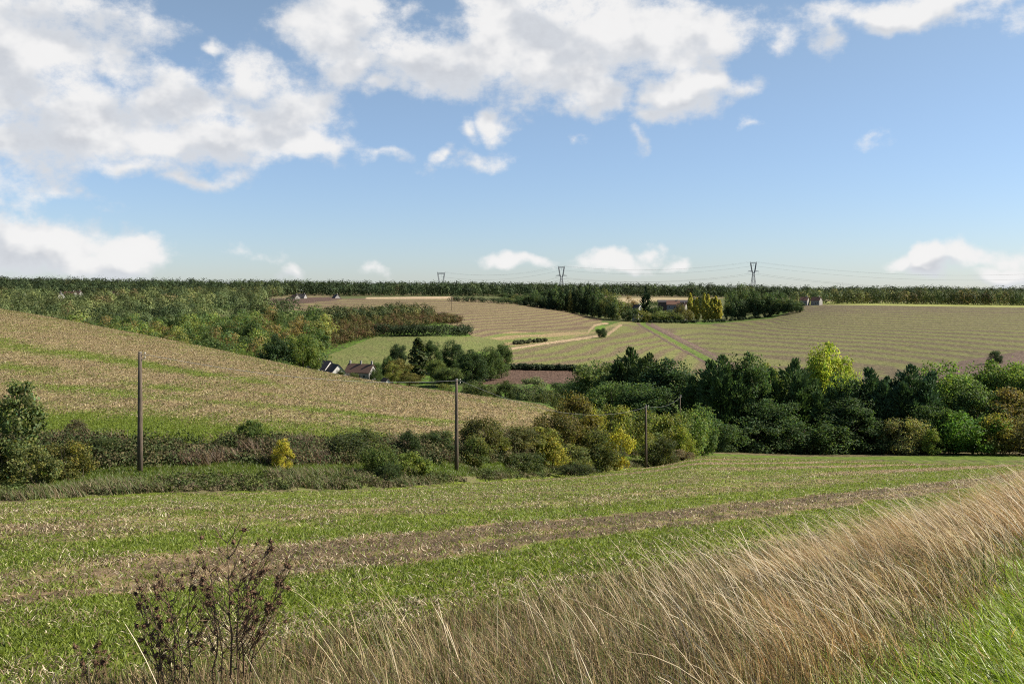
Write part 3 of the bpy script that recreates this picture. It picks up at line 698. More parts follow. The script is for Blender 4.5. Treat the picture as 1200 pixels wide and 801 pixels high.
# ------------------------------------------------------------------ the hedgerow along the bank
HEDGE = [
 ('young_tree','young',22,61,435,44,(.075,.092,.035),.05,'slender young silvery-green tree at the left edge of the hedge bank'),
 ('shrub','shrub1',6,59,506,66,(.07,.085,.03),.25,'leafy bush at the foot of the young silvery tree, cut by the left edge'),
 ('shrub','spiky1',40,57,520,46,(.085,.095,.035),.3,'loose pale green bush right below the young silvery tree'),
 ('shrub','shrub0',78,60,514,46,(.060,.062,.020),.45,'dark bush with a yellow right side between the young tree and the first pole'),
 ('shrub','spiky0',90,72,491,26,(.07,.062,.035),.1,'thin bare-looking bush on top of the bank above the dark yellow-sided bush'),
 ('shrub','shrub2',127,66,514,40,(.042,.055,.02),.05,'dark bramble bush on the bank just left of the first pole'),
 ('shrub','spiky1',293,73,491,27,(.050,.072,.022),.05,'small upright dark green bush standing on the bank edge left of the yellow bush'),
 ('shrub','spiky0',332,68,514,24,(.24,.21,.03),.75,'small bright yellow bush glowing on the weedy bank'),
 ('shrub','shrub0',410,76,506,50,(.038,.048,.02),.05,'dark bramble mound on the bank right of the yellow bush'),
 ('shrub','spiky0',428,80,502,30,(.045,.055,.02),.1,'pointed dark bush behind the dark bramble mound'),
 ('shrub','shrub1',446,72,518,34,(.055,.075,.022),.15,'green low bush on the slope halfway between the poles'),
 ('shrub','shrub2',478,82,506,26,(.028,.040,.016),0,'compact dark green bush on the bank before the second pole'),
 ('shrub','spiky1',483,74,528,36,(.085,.11,.025),.3,'light green scrubby bush below the compact dark green bush'),
 ('shrub','shrub3',455,70,542,28,(.035,.05,.02),.05,'low dark bush near the field edge left of the second pole'),
 ('shrub','shrub0',513,87,503,36,(.036,.05,.019),.1,'dark green bush standing just left of the second pole'),
 ('shrub','shrub1',562,92,485,40,(.055,.055,.022),.15,'tall olive-brown bush just right of the second pole'),
 ('shrub','shrub2',556,88,512,34,(.048,.062,.02),.3,'round bush at the foot of the tall olive-brown bush'),
 ('shrub','spiky0',580,94,505,30,(.075,.085,.022),.45,'yellow-green bush right of the tall olive-brown bush'),
 ('shrub','shrub3',604,99,500,40,(.06,.062,.025),.25,'olive bush where the hillside field narrows to its corner'),
 ('shrub','shrub0',612,95,528,40,(.04,.052,.02),.1,'dark low bush at the hedge foot below the field corner'),
 ('shrub','spiky1',632,104,498,42,(.10,.105,.028),.5,'yellow-tinged loose bush at the field corner'),
 ('shrub','shrub1',655,112,478,46,(.06,.055,.02),.3,'brown-olive bush on the left of the tall hedge, right of the field corner'),
 ('shrub','shrub2',676,118,464,46,(.062,.054,.018),.25,'tallest brown-olive bush of the hedge'),
 ('shrub','spiky0',646,103,512,34,(.16,.15,.03),.6,'bright yellow bush in the hedge below the brown-olive ones'),
 ('shrub','shrub3',692,120,480,34,(.15,.14,.03),.65,'yellow bush between the tallest brown bush and the third pole'),
 ('shrub','shrub0',712,130,470,48,(.075,.088,.024),.35,'broad yellow-green bush left of the third pole'),
 ('shrub','spiky1',726,120,500,28,(.22,.20,.03),.7,'narrow bright yellow bush below the broad yellow-green bush'),
 ('shrub','shrub1',738,140,474,46,(.06,.075,.022),.25,'green-olive bush just left of the third pole top'),
 ('shrub','shrub2',700,114,506,46,(.045,.055,.02),.2,'dark bush in the lower hedge between the yellow bushes'),
 ('shrub','shrub3',668,108,522,46,(.06,.07,.025),.35,'mottled low bush at the hedge foot under the tallest bush'),
 ('shrub','shrub0',775,152,478,44,(.085,.10,.028),.4,'light yellow-green bush just right of the third pole top'),
 ('shrub','shrub1',803,160,476,42,(.07,.10,.03),.15,'fresh green bush behind the far pole'),
 ('shrub','shrub2',823,168,478,32,(.06,.09,.03),.08,'last green bush of the hedge against the dark conifers'),
 ('shrub','spiky0',800,150,500,26,(.13,.15,.03),.4,'small yellow-green bush lit in front of the fresh green bush'),
 ('shrub','shrub3',772,133,511,34,(.036,.045,.018),.2,'dense dark round bush at the foot of the third pole'),
 ('shrub','shrub0',676,98,543,36,(.034,.042,.018),.05,'low dark bramble clump on the field edge below the hedge'),
 ('shrub','spiky1',795,142,526,34,(.10,.08,.045),.1,'brownish low scrub right of the dense dark round bush'),
 ('shrub','shrub1',750,146,505,36,(.10,.11,.03),.5,'yellow-green bush behind the third pole'),
 ('shrub','shrub1',-30,60,500,60,OLV,.2,None), ('shrub','shrub2',-110,62,505,70,OLV,.3,None), ('shrub','shrub0',-190,62,500,60,DK,.1,None),
]
for nm, key, px, Y, top, w, c, yl, lb in HEDGE:
    plant_px(nm, key, px, Y, top, w, c, lb or 'hedge bush on the bank beyond the left edge of the picture', 'young tree' if nm == 'young_tree' else 'bush',
             'bushes along the hedge bank' if lb else 'bushes beyond the left edge', yl, sink=.15)

# ------------------------------------------------------------------ trees of the valley bottom
VALLEY = [
 ('broadleaf_tree','broad1',325,395,394,42,(.028,.045,.018),0,'big dark round tree at the foot of the wood left of the white gables'),
 ('broadleaf_tree','broad2',355,398,391,34,(.060,.082,.02),.15,'big round tree with a sunlit yellow-green side beside the white gables'),
 ('broadleaf_tree','broad0',286,380,408,22,(.085,.115,.03),.1,'small pale green round tree just above the hill crest left of the big round trees'),
 ('poplar_tree','column0',490,452,396,20,(.038,.048,.02),.05,'tall dark column-shaped tree right of the grey farmhouse'),
 ('broadleaf_tree','broad0',466,470,402,18,(.03,.045,.02),0,'dark tree left of the tall column-shaped tree'),
 ('broadleaf_tree','airy0',466,436,419,30,(.085,.075,.025),.2,'autumn-tinted tree right of the grey farmhouse'),
 ('broadleaf_tree','airy1',460,428,425,18,(.11,.12,.035),.4,'pale yellowing tree nearest the right end of the grey farmhouse'),
 ('broadleaf_tree','broad1',505,470,400,26,(.036,.054,.02),0,'dark tree right of the tall column-shaped tree'),
 ('broadleaf_tree','broad2',530,480,398,24,(.033,.05,.02),0,'dark tree standing against the bottom of the green meadow'),
 ('broadleaf_tree','broad0',512,440,420,18,(.07,.09,.03),.15,'small lighter tree in the gap of bright grass'),
 ('broadleaf_tree','broad1',553,442,411,34,(.030,.046,.018),0,'big dark round tree above the ploughed patch'),
 ('broadleaf_tree','broad2',575,452,406,26,(.045,.066,.022),.05,'round tree with a lit right side above the ploughed patch'),
 ('broadleaf_tree','broad0',588,462,402,22,(.04,.06,.02),.05,'green tree at the right end of the trees under the meadow'),
 ('broadleaf_tree','airy0',480,425,436,26,(.075,.07,.025),.25,'low brownish tree below the tall column-shaped tree'),
 ('broadleaf_tree','broad1',455,455,418,16,DK,0,'dark tree directly behind the grey farmhouse'),
 ('broadleaf_tree','broad0',525,425,430,28,(.045,.06,.022),.1,'olive tree below the bright grass gap'),
 ('broadleaf_tree','broad2',440,450,424,16,DK,0,'low dark tree at the back left of the grey farmhouse'),
 ('broadleaf_tree','broad1',399,409,433,12,(.045,.06,.022),.05,'small dark tree in front of the bright white gable'),
 ('broadleaf_tree','broad0',414,405,436,12,(.05,.062,.022),.1,'small dark tree hiding the left wall of the grey farmhouse'),
 ('broadleaf_tree','broad2',441,414,431,13,(.05,.07,.025),.05,'round dark tree at the right gable of the grey farmhouse'),
 ('broadleaf_tree','airy1',626,340,441,44,(.085,.10,.05),.05,'pale willow-like round tree below the ploughed patch'),
 ('broadleaf_tree','broad0',666,345,446,40,(.032,.048,.02),.05,'dark round tree right of the pale willow-like tree'),
 ('broadleaf_tree','broad1',592,350,447,30,(.04,.055,.02),.1,'dark green tree left of the pale willow-like tree'),
 ('broadleaf_tree','broad2',560,345,445,36,(.045,.058,.022),.15,'olive tree behind the second telephone pole'),
 ('broadleaf_tree','airy0',645,310,455,34,(.05,.06,.025),.15,'grey-olive tree in front of the pale willow-like tree'),
 ('broadleaf_tree','airy1',520,350,449,34,(.06,.07,.022),.3,'yellow-olive tree peeping over the crest left of the second pole'),
 ('broadleaf_tree','broad1',690,330,445,36,(.03,.045,.02),0,'dark tree between the willow-like tree and the grey-green tree'),
 ('shrub','shrub1',704.5,float(at_py(704,395.5)[1]),383.5,11,(.026,.040,.017),0,'lone dark round bush standing in the open fields on the slope'),
 ('shrub','shrub0',1166,float(at_py(1166,426)[1]),409.5,15,(.028,.04,.02),0,'lone dark bush above the right end of the tree belt'),
 ('shrub','shrub2',1196,432,428,20,(.05,.055,.03),0,'low rough bush on the stony edge at the far right'),
]
for nm, key, px, Y, top, w, c, yl, lb in VALLEY:
    plant_px(nm, key, px, Y, top, w, c, lb, 'bush' if nm == 'shrub' else 'tree', None if nm == 'shrub' else 'trees round the valley farm', yl)

# farm trees along the far crest
r7 = np.random.default_rng(77)
FARM = [
 ('conifer_tree','farcon0',757,1010,337,20,(.022,.036,.02),0,'tall dark cedar-like conifer standing over the red farm roofs'),
 ('broadleaf_tree','far0',724,1010,345,26,(.075,.085,.035),.15,'big pale rounded tree left of the red farm roofs'),
 ('broadleaf_tree','far1',740,1030,347,13,(.10,.062,.03),.1,'small rust-coloured tree left of the tall cedar-like conifer'),
 ('broadleaf_tree','far2',753,985,358,18,(.095,.10,.035),.2,'pale olive round tree in front of the tall cedar-like conifer'),
 ('broadleaf_tree','far3',769,995,352,14,(.04,.055,.022),0,'dark tree right of the tall cedar-like conifer'),
 ('broadleaf_tree','far1',783,985,364,20,(.06,.075,.03),.1,'low green tree under the red farm roofs'),
 ('broadleaf_tree','far0',797,988,356,15,(.085,.075,.03),.2,'brownish tree between the red farm roofs and the poplars'),
 ('broadleaf_tree','far2',737,985,356,14,(.035,.05,.02),0,'dark tree in front of the rust-coloured tree'),
 ('broadleaf_tree','far2',790,972,361,22,(.07,.085,.03),.15,'green rounded bushy tree below the pinkish red barn roof'),
 ('broadleaf_tree','far0',803,975,359,17,(.075,.07,.03),.2,'olive-brown tree at the left foot of the yellow poplars'),
 ('broadleaf_tree','far1',773,974,364,18,(.085,.10,.035),.15,'light green low tree at the foot of the cedar-like conifer'),
 ('broadleaf_tree','far3',818,1030,338,20,(.03,.042,.02),0,'dark tree crown rising behind the yellow poplars'),
]
for nm, key, px, Y, top, w, c, yl, lb in FARM: plant_px(nm, key, px, Y, top, w, c, lb, 'tree', 'trees round the red-roofed farm', yl, parts=False)
for i, (px, top) in enumerate([(809,343.5),(817,349),(825.5,344),(830,345),(835,349),(839,347),(843,351)]):
    plant_px('poplar_tree', 'column%d' % (i % 2), px, 985, top, 7.0, (.25,.225,.05), 'slim yellowing poplar in the row right of the red-roofed farm', 'tree', 'row of yellow poplars', .2, parts=True)
n = 0
for px in np.concatenate([np.arange(588, 720, 4.2), np.arange(853, 936, 4.6)]):
    for rowi in range(2):
        p = px + r7.normal()*1.5; left = p < 720
        base = np.interp(p, [585, 640, 700, 720, 846, 900, 932], [352.5, 361, 372, 376, 376, 371, 366]) - rowi*5
        pos = at_py(p, base, 900, 1400); Y = pos[1]
        top = (np.interp(p, [585, 610, 640, 690, 720], [350, 346, 340, 336, 345]) if left else np.interp(p, [846, 870, 915, 935], [343, 340, 343, 352])) + r7.normal()*2.2 + 3*(1-rowi)
        con = (left and 630 < p < 700 and r7.random() < .55)
        col = np.array((.024,.038,.02) if con else (.036,.052,.022))*(.8+.6*r7.random()); yl = .25 if r7.random() < .2 else 0
        if r7.random() < .15: col = np.array((.08,.085,.03))
        kw = ('far conifer' if con else 'far tree')
        plant_px('conifer_tree' if con else 'broadleaf_tree', ('farcon%d' % r7.integers(2)) if con else 'far%d' % r7.integers(4), p, Y, min(top, base-5), 9+5*r7.random() if not con else 9,
                 tuple(col), ('dark conifer in the wood left of the red-roofed farm' if con else 'broadleaf tree in the wood left of the red-roofed farm') if left else 'dark tree in the grove right of the yellow poplars',
                 'tree', ('conifers left of the red-roofed farm' if con else 'wood left of the red-roofed farm') if left else 'grove right of the poplars', yl, parts=False); n += 1
print('farm belt trees', n)

# the wood on the valley side behind the hill: the nearest crowns one by one
cand = []
r8 = np.random.default_rng(88)
def clearing(px, py): return (in_poly(px, py, [(362,432),(380,418),(440,394),(600,394),(600,450),(362,450)]) | in_poly(px, py, [(300,364),(312,349),(420,346),(600,346),(720,376),(590,410),(480,370),(400,366)]))
k = 0; P = np.zeros((0, 2))
while k < 4000 and len(P) < 175:
    k += 1
    Y = math.sqrt(r8.random()*(640**2-365**2)+365**2); px = -40 + r8.random()*420
    X = (px-600)/F*Y; z = float(ground(X, Y)); py = HY - z/Y*F
    if bool(clearing(np.array([px]), np.array([py]))[0]) or (365 < px < 465 and Y < 470): continue
    ri = float(np.interp(px, [0,150,300,380], [362,390,421,438]))
    if HY - (z+15)/Y*F > ri: continue                    # hidden behind the hill
    if px > 330 and Y < 440: continue
    if len(P) and np.min(np.hypot(P[:, 0]-X, P[:, 1]-Y)) < 8.5: continue
    P = np.vstack([P, [X, Y]])
print('valley wood trees', len(P))
for X, Y in P:
    u = r8.random(); h = 9 + 9*r8.random(); R = h*(.36+.14*r8.random())
    if u < .56: c, yl, what = np.array((.036,.052,.018)), .05, 'dark green'
    elif u < .80: c, yl, what = np.array((.070,.085,.024)), .15, 'olive'
    elif u < .86: c, yl, what = np.array((.10,.105,.033)), .2, 'yellowing'
    else: c, yl, what = np.array((.075,.058,.024)), .1, 'brown autumn'
    c = c*(1.1+.7*r8.random())
    plant('broadleaf_tree', ('broad%d' % r8.integers(3)) if Y < 430 else ('far%d' % r8.integers(4)), X, Y, h, R, tuple(c), what + ' tree in the wood below the crest of the hillside field', 'tree', what + ' trees of the valley wood', yl, parts=False)

# ------------------------------------------------------------------ far woods that read as one mass
def wood_mass(name, pts, hs, Rs, cols, per, leaf, seed, label):
    r = np.random.default_rng(seed); n = len(pts); k = np.repeat(np.arange(n), per); m = len(k)
    e = sphere(m, r); e[:, 2] = np.where(e[:, 2] < -.3, np.where(r.random(m) < .5, -e[:, 2], e[:, 2]), e[:, 2])
    lob = 1 + .25*np.sin(e[:, 0]*4+k*1.7) * np.cos(e[:, 1]*5+k*2.3)
    rad = (.72+.28*r.random(m)**.5)*lob
    P = np.stack([pts[k, 0]+e[:, 0]*Rs[k]*rad, pts[k, 1]+e[:, 1]*Rs[k]*rad, pts[k, 2]+hs[k]*.48+e[:, 2]*hs[k]*.52*rad], -1)
    Nn = unit(e*.9 + r.normal(size=(m, 3))*.17 + np.array([0, 0, .18]))
    q = leaf_quads(P, Nn, leaf*(.7+.6*r.random(m)), leaf*.75*(.7+.6*r.random(m)), r)
    tn = cols[k]*np.clip(1+.13*r.normal(size=(m, 1)), .5, 1.7)
    o = link(name, leaf_mesh(name, q, WOODLEAF, tn)); tag(o, label, 'woodland', None, 'stuff'); return o
def scatter(px0, px1, Y0, Y1, dist, seed, cond=None, nmax=20000):
    r = np.random.default_rng(seed)
    A = (px1-px0)/F*(Y1**2-Y0**2)/2; n = min(nmax, int(A/(dist*dist)))
    Y = np.sqrt(r.random(n)*(Y1**2-Y0**2)+Y0**2); px = px0+(px1-px0)*r.random(n); X = (px-600)/F*Y; z = ground(X, Y)
    py = HY - z/Y*F; k = np.ones(n, bool) if cond is None else cond(px, py, X, Y)
    return np.stack([X, Y, z], -1)[k], px[k], py[k], r
def wood_cols(n, r, dark=.7, pts=None):
    base = np.array([(.036,.050,.021), (.05,.062,.024), (.075,.083,.03), (.085,.065,.03), (.12,.115,.04)])
    p = np.array([dark*.6, dark*.4, (1-dark)*.5, (1-dark)*.3, (1-dark)*.2]); q = r.random(n)
    if pts is not None: q = np.clip(.5+(.65*(fbm(pts[:, 0]*.03, pts[:, 1]*.016, 3, 97)-.5)/.28*.5+.35*(q-.5)), 0, .999)
    c = base[np.minimum(np.searchsorted(np.cumsum(p[[0, 1, 2, 4, 3]]), q), 4)][:, :]
    return c*(.60+1.35*r.random((n, 1))**1.7)*1.12
village = [(-400,345.5),(20,347),(62,354),(100,356),(160,355),(165,349),(100,347),(20,344.5)]
pts, px, py, r = scatter(-420, 345, 560, 1130, 14.5, 1, lambda px, py, X, Y: ~clearing(px, py) & ~in_poly(px, py, village) & ((Y > 640) | (px < -40)) & (fbm(X*.01, Y*.01, 2, 3) > .22))
wood_mass('valley_wood', pts, 9+10*r.random(len(pts))**1.5, 5.0+6.0*r.random(len(pts))**1.7, wood_cols(len(pts), r, .58, pts)*1.45, 260, 1.2, 2, 'patchwork of dark and olive treetops filling the valley between hillside field and village')
pts, px, py, r = scatter(-420, 330, 1130, 1500, 12, 3, lambda px, py, X, Y: ~clearing(px, py) & ~in_poly(px, py, village) & (fbm(X*.008, Y*.008, 2, 8) > .40))
wood_mass('village_wood', pts, 9+7*r.random(len(pts)), 4.5+3*r.random(len(pts)), wood_cols(len(pts), r, .60, pts)*1.25, 90, 1.8, 4, 'belt of mixed trees behind the far village houses')
pts, px, py, r = scatter(-500, 1700, 1425, 1790, 11.5, 5, lambda px, py, X, Y: (Y > 1490) | (px < 640+40*np.sin(px*.05)))
wood_mass('horizon_wood', pts, 10+8*fbm(pts[:, 0]*.012, pts[:, 1]*.012, 3, 98)+8*r.random(len(pts))**1.6, 5.2+4.4*r.random(len(pts))**1.5, wood_cols(len(pts), r, .86, pts)*np.array((.95, 1.03, 1.1))*.85, 60, 2.3, 6, 'long dark wood along the whole horizon under the pylons')  # foliage tint shifted slightly blue, painting in a little distance haze
pts, px, py, r = scatter(930, 1700, 1075, 1200, 8.5, 7, lambda px, py, X, Y: Y > np.interp(px, [930, 960, 1000, 1700], [1120, 1100, 1080, 1075]))
wood_mass('crest_wood', pts, 8+8*fbm(pts[:, 0]*.02, pts[:, 1]*.02, 3, 99)+6*r.random(len(pts))**1.4, 4.2+2.6*r.random(len(pts)), wood_cols(len(pts), r, .58)*1.25, 110, 1.5, 8, 'dark wood with olive crowns behind the bright strip at the right-hand crest')
# autumn scrub between the wood and the meadow, and the dark hedge at the meadow head
def strip_pts(line, half, n, seed, y0=300):
    r = np.random.default_rng(seed); out = []
    L = np.array(line, float); s = np.r_[0, np.cumsum(np.hypot(*np.diff(L, axis=0).T))]
    for i in range(n):
        t = r.random()*s[-1]; p = np.array([np.interp(t, s, L[:, 0]), np.interp(t, s, L[:, 1])]); w = np.interp(t, s, half)*(2*r.random()-1)
        out.append(at_py(p[0]+r.normal()*1.0, p[1]+w, y0))
    return np.array(out), r
pts, r = strip_pts([(352,408),(400,392),(450,384),(500,376),(540,378)], [12,13,9,5,1], 700, 21)
cc = np.array([(.095,.075,.03), (.11,.095,.03), (.06,.065,.025), (.10,.055,.028)])[r.choice(4, len(pts))]*(.75+.4*r.random((len(pts), 1)))
wood_mass('autumn_scrub', pts, 3.5+3*r.random(len(pts)), 2.2+1.6*r.random(len(pts)), cc, 60, .8, 22, 'rust and olive scrub on the slope left of the green meadow')
pts, r = strip_pts([(350,378),(400,372),(430,372),(470,368),(507,372)], [5,4,4,4,4], 260, 23)
wood_mass('slope_thicket', pts, 5+4*r.random(len(pts)), 3+2*r.random(len(pts)), wood_cols(len(pts), r, .6), 70, 1.1, 24, 'dark bushy thicket between the autumn scrub and the tan slope')
def hedge(name, line, half, n, h, seed, label, cols=(.03,.043,.018)):
    pts, r = strip_pts(line, half, n, seed)
    o = wood_mass(name, pts, h*(.8+.4*r.random(len(pts))), h*.55*(.8+.4*r.random(len(pts))), np.array(cols)*(.8+.4*r.random((len(pts), 1))), 60, .9, seed+1, label)
    del o['kind']; o['category'] = 'hedge'; return o
hedge('hedge', [(442,392),(470,393),(510,393),(553,392)], [1.2]*4, 110, 6.5, 31, 'long dark clipped-looking hedge along the top of the green meadow')
hedge('hedge', [(590,432.5),(640,433.5),(692,434.5)], [.6]*3, 110, 2.6, 33, 'low dark hedge above the brown ploughed patch')
hedge('hedge', [(530,353),(560,354),(600,356.5),(640,361)], [.6]*4, 90, 5.0, 35, 'dark hedge on the far crest under the left end of the farm wood')
hedge('hedge', [(742,377.5),(800,378.5),(850,377),(905,371)], [.5]*4, 130, 2.6, 37, 'low dark hedge along the field below the yellow poplars')
hedge('hedge', [(600,404),(620,402),(640,400)], [.6]*3, 40, 2.2, 39, 'short low hedge beside the sandy lane', (.06,.065,.03))
# ------------------------------------------------------------------ grasses, crop and brambles (nobody could count them)
def blades(name, P, hd, h, lean, curve, width, tint, mat, label, cat, seg=3, seed=0, tip=.12, head=0.0, spread=0.0):
    """ribbon blades: root P, heading hd (radians), height h, lean and curve as fractions of the height"""
    r = np.random.default_rng(seed); n = len(P); s = np.linspace(0, 1, seg+1)
    d = np.stack([np.cos(hd), np.sin(hd), np.zeros(n)], -1); ph = r.random(n)*math.pi
    side = np.stack([np.cos(ph), np.sin(ph), np.zeros(n)], -1)
    out = np.zeros((n, seg+1, 2, 3), np.float32)
    for i, t in enumerate(s):
        hor = lean*t + curve*t*t; ver = t - .33*(lean*t+curve*t*t)**2*np.clip(t, 0, 1)
        c = P + d*(h*hor)[:, None] + np.array([0, 0, 1])*(h*ver)[:, None]
        w = width*(1-(1-tip)*t**1.6)
        if head: w = w*(1 + head*math.exp(-((t-.86)/.13)**2))
        out[:, i, 0] = c - side*(w*.5)[:, None]; out[:, i, 1] = c + side*(w*.5)[:, None]
    nv = (seg+1)*2; b = (np.arange(n)*nv)[:, None, None] + (np.arange(seg)*2)[None, :, None] + np.array([0, 1, 3, 2])[None, None, :]
    o = link(name, fast_mesh(name, out.reshape(-1, 3), b.reshape(-1, 4), mat, False, np.repeat(tint, nv, 0)))
    tag(o, label, cat, None, 'stuff'); return o
def pick(pal, n, r, sd=.18): 
    c = np.array(pal)[r.integers(0, len(pal), n)]; return c*np.clip(1+sd*r.normal(size=(n, 1)), .5, 1.7)
def near_area(px0, px1, Y0, Y1, n, seed, pw=1.0):
    """random points whose density falls with distance (pw=1: as 1/Y per square metre, 2: even on screen)"""
    r = np.random.default_rng(seed)
    if pw == 2: Y = Y0*(Y1/Y0)**r.random(n)
    elif pw == 1: Y = Y0+(Y1-Y0)*r.random(n)
    else: Y = np.sqrt(Y0**2+(Y1**2-Y0**2)*r.random(n))
    px = px0+(px1-px0)*r.random(n); X = (px-600)/F*Y
    return X, Y, px, r
# wind lean: strong on the right, weak on the left
def lean_of(X, r, n, k=1.0): return np.clip(np.interp(X, [-4, 0, 3, 8], [.20, .38, .72, .85]) + .16*r.normal(size=n), -.1, 1.4)*k
def heading(r, n, sd=.45, X=None, Y=None):
    h = math.pi*.97 + sd*r.normal(size=n)
    return h if X is None else h + 3.0*(fbm(X*1.1, Y*.9, 2, 91)-.5)
def tuft(X, Y): return fbm(X*1.3, Y*1.0, 2, 92)-.5
WILT = [(.37,.265,.125), (.48,.36,.18), (.27,.18,.08), (.60,.48,.28), (.20,.13,.055), (.38,.215,.09), (.34,.20,.095), (.20,.20,.06)]

# 1 matted dry litter of the bank
X, Y, px, r = near_area(-250, 1500, 4.2, 60, 360000, 61, 2); s = verge_s(X, Y); t = verge_t(X, Y)
m = (s > -.35+.5*r.random(len(s))) & (s < 5.0+1.6*fbm(X*.35, Y*.35, 3, 21)+.5*r.random(len(s)))
pt = fbm(X*.8, Y*.8, 3, 62)
m &= (r.random(len(s)) < .35+1.3*sstep(.3, .6, pt)) & ((px < 1260) | (Y < 30))
X, Y, pt, s = X[m], Y[m], pt[m], s[m]; n = len(X); Pz = np.stack([X, Y, ground(X, Y)-.02], -1)
edgef = np.clip(1.1-.14*np.abs(s-1.8), .35, 1)
c = pick([(.26,.185,.095), (.17,.118,.06), (.40,.30,.165), (.13,.14,.04), (.11,.075,.04), (.07,.05,.03), (.10,.13,.03)], n, r)
blades('dry_grass', Pz, heading(r, n, 1.2), (.16+.34*r.random(n))*edgef, lean_of(X, r, n)+.45*r.normal(size=n), .5*r.random(n), .005+.006*r.random(n)+.0003*Y, c, GRASS_DRY,
       'matted dry brown grass covering the bank between the green verge and the field', 'grass', 3, 1)
# 2 taller tan grass
X, Y, px, r = near_area(-150, 1500, 4.6, 55, 270000, 63, 2); s = verge_s(X, Y); t = verge_t(X, Y)
pt = fbm(X*.55, Y*.55, 3, 64)
dens = sstep(-.25, .5, s)*(1-sstep(2.2, 4.4, s))*(.35+1.3*fbm(X*1.7, Y*1.2, 2, 95))*sstep(-2.5, 2.5, t+1.5*(pt-.5)*4)*(.06+1.0*sstep(.40, .62, pt))*np.interp(px, [350, 600, 850], [.22, .45, 1])
m = r.random(len(s)) < dens
X, Y, s, t = X[m], Y[m], s[m], t[m]; n = len(X); Pz = np.stack([X, Y, ground(X, Y)-.02], -1)
hh = (.42+.42*r.random(n))*np.interp(X, [-1, 1, 3.5, 7], [.40, .52, .82, .95])*np.interp(t, [-3, 2, 9, 16], [.75, .95, 1.12, 1.3])*np.interp(s, [-.4, .6, 2.2, 4.5], [.6, 1, 1, .7])
tf = tuft(X, Y)
blades('tan_grass', Pz, heading(r, n, .6, X, Y), hh*(.5+.6*r.random(n))*(1+1.1*tf), lean_of(X, r, n)+.22*r.normal(size=n)+1.2*fbm(X*.9+40, Y*.9, 2, 93)-.6, .05+.3*r.random(n), .0035+.0045*r.random(n)+.0003*Y, pick(WILT, n, r), GRASS_DRY,
       'tall tan grass blown to the left along the bank', 'grass', 4, 2)
# 3 long pale flowering stalks standing out above the rest
X, Y, px, r = near_area(100, 1500, 5.0, 40, 17000, 65, 2); s = verge_s(X, Y); t = verge_t(X, Y)
m = (s > 0) & (s < 4.4) & (r.random(len(s)) < (.10+.50*sstep(-2, 5, t))*np.interp(px, [300, 600, 900], [.12, .28, .85])) & (fbm(X*.9, Y*.9, 2, 66) > .36)
X, Y, t = X[m], Y[m], t[m]; n = len(X); Pz = np.stack([X, Y, ground(X, Y)-.02], -1)
hh = (.65+.45*r.random(n))*np.interp(t, [-3, 2, 10], [.75, .88, 1.0])
blades('pale_grass_stalks', Pz, heading(r, n, .35, X, Y), hh*(.75+.4*r.random(n)), lean_of(X, r, n, .95), .02+.18*r.random(n), .0035+.0018*r.random(n)+.00028*Y, pick([(.56,.47,.32), (.62,.53,.38), (.48,.38,.24)], n, r, .1), GRASS_DRY,
       'long pale grass stalks with feathery heads leaning left over the bank', 'grass', 7, 3, .3, 1.1)
# 4 fresh green grass of the verge and green patches in the bank
X, Y, px, r = near_area(300, 1500, 3.2, 26, 250000, 67, 2); s = verge_s(X, Y); t = verge_t(X, Y); pt = fbm(X*.7, Y*.7, 3, 68)
d1 = sstep(.55, -.35, s+1.5*(pt-.5)); d2 = .75*sstep(.50, .62, pt)*(1-sstep(2.5, 4.5, s))*(Y < 9) + .10*(s < 3)*(Y < 12)
m = r.random(len(s)) < np.maximum(d1, d2)
X, Y, s = X[m], Y[m], s[m]; n = len(X); Pz = np.stack([X, Y, ground(X, Y)-.02], -1)
c = pick([(.19,.24,.022), (.23,.29,.035), (.12,.16,.02), (.32,.36,.10), (.15,.18,.025)], n, r); old = r.random(n) < .09; c[old] = pick(WILT, int(old.sum()), r)
blades('green_grass', Pz, heading(r, n, .9), .10+.20*r.random(n), .25+.55*r.random(n), .7*r.random(n), .006+.008*r.random(n)+.00025*Y, c, GRASS_GREEN,
       'lush fresh green grass of the verge in the bottom right corner', 'grass', 4, 4)
# 5 a few leaning single stalks beside the dead plant
X, Y, px, r = near_area(400, 540, 6.4, 8.5, 34, 69, 1); s = verge_s(X, Y); m = (s > .5) & (s < 5.2); X, Y = X[m], Y[m]; n = len(X); Pz = np.stack([X, Y, ground(X, Y)], -1)
blades('wild_oat_stalks', Pz, heading(r, n, .3), .55+.95*r.random(n)**2, .38+.12*r.normal(size=n), .15*r.random(n), np.full(n, .0055), pick([(.60,.52,.30), (.55,.45,.25)], n, r, .1), GRASS_DRY,
       'loose bunch of tall straw-coloured stalks right of the dead brown plant', 'grass', 7, 5, .35, .6)
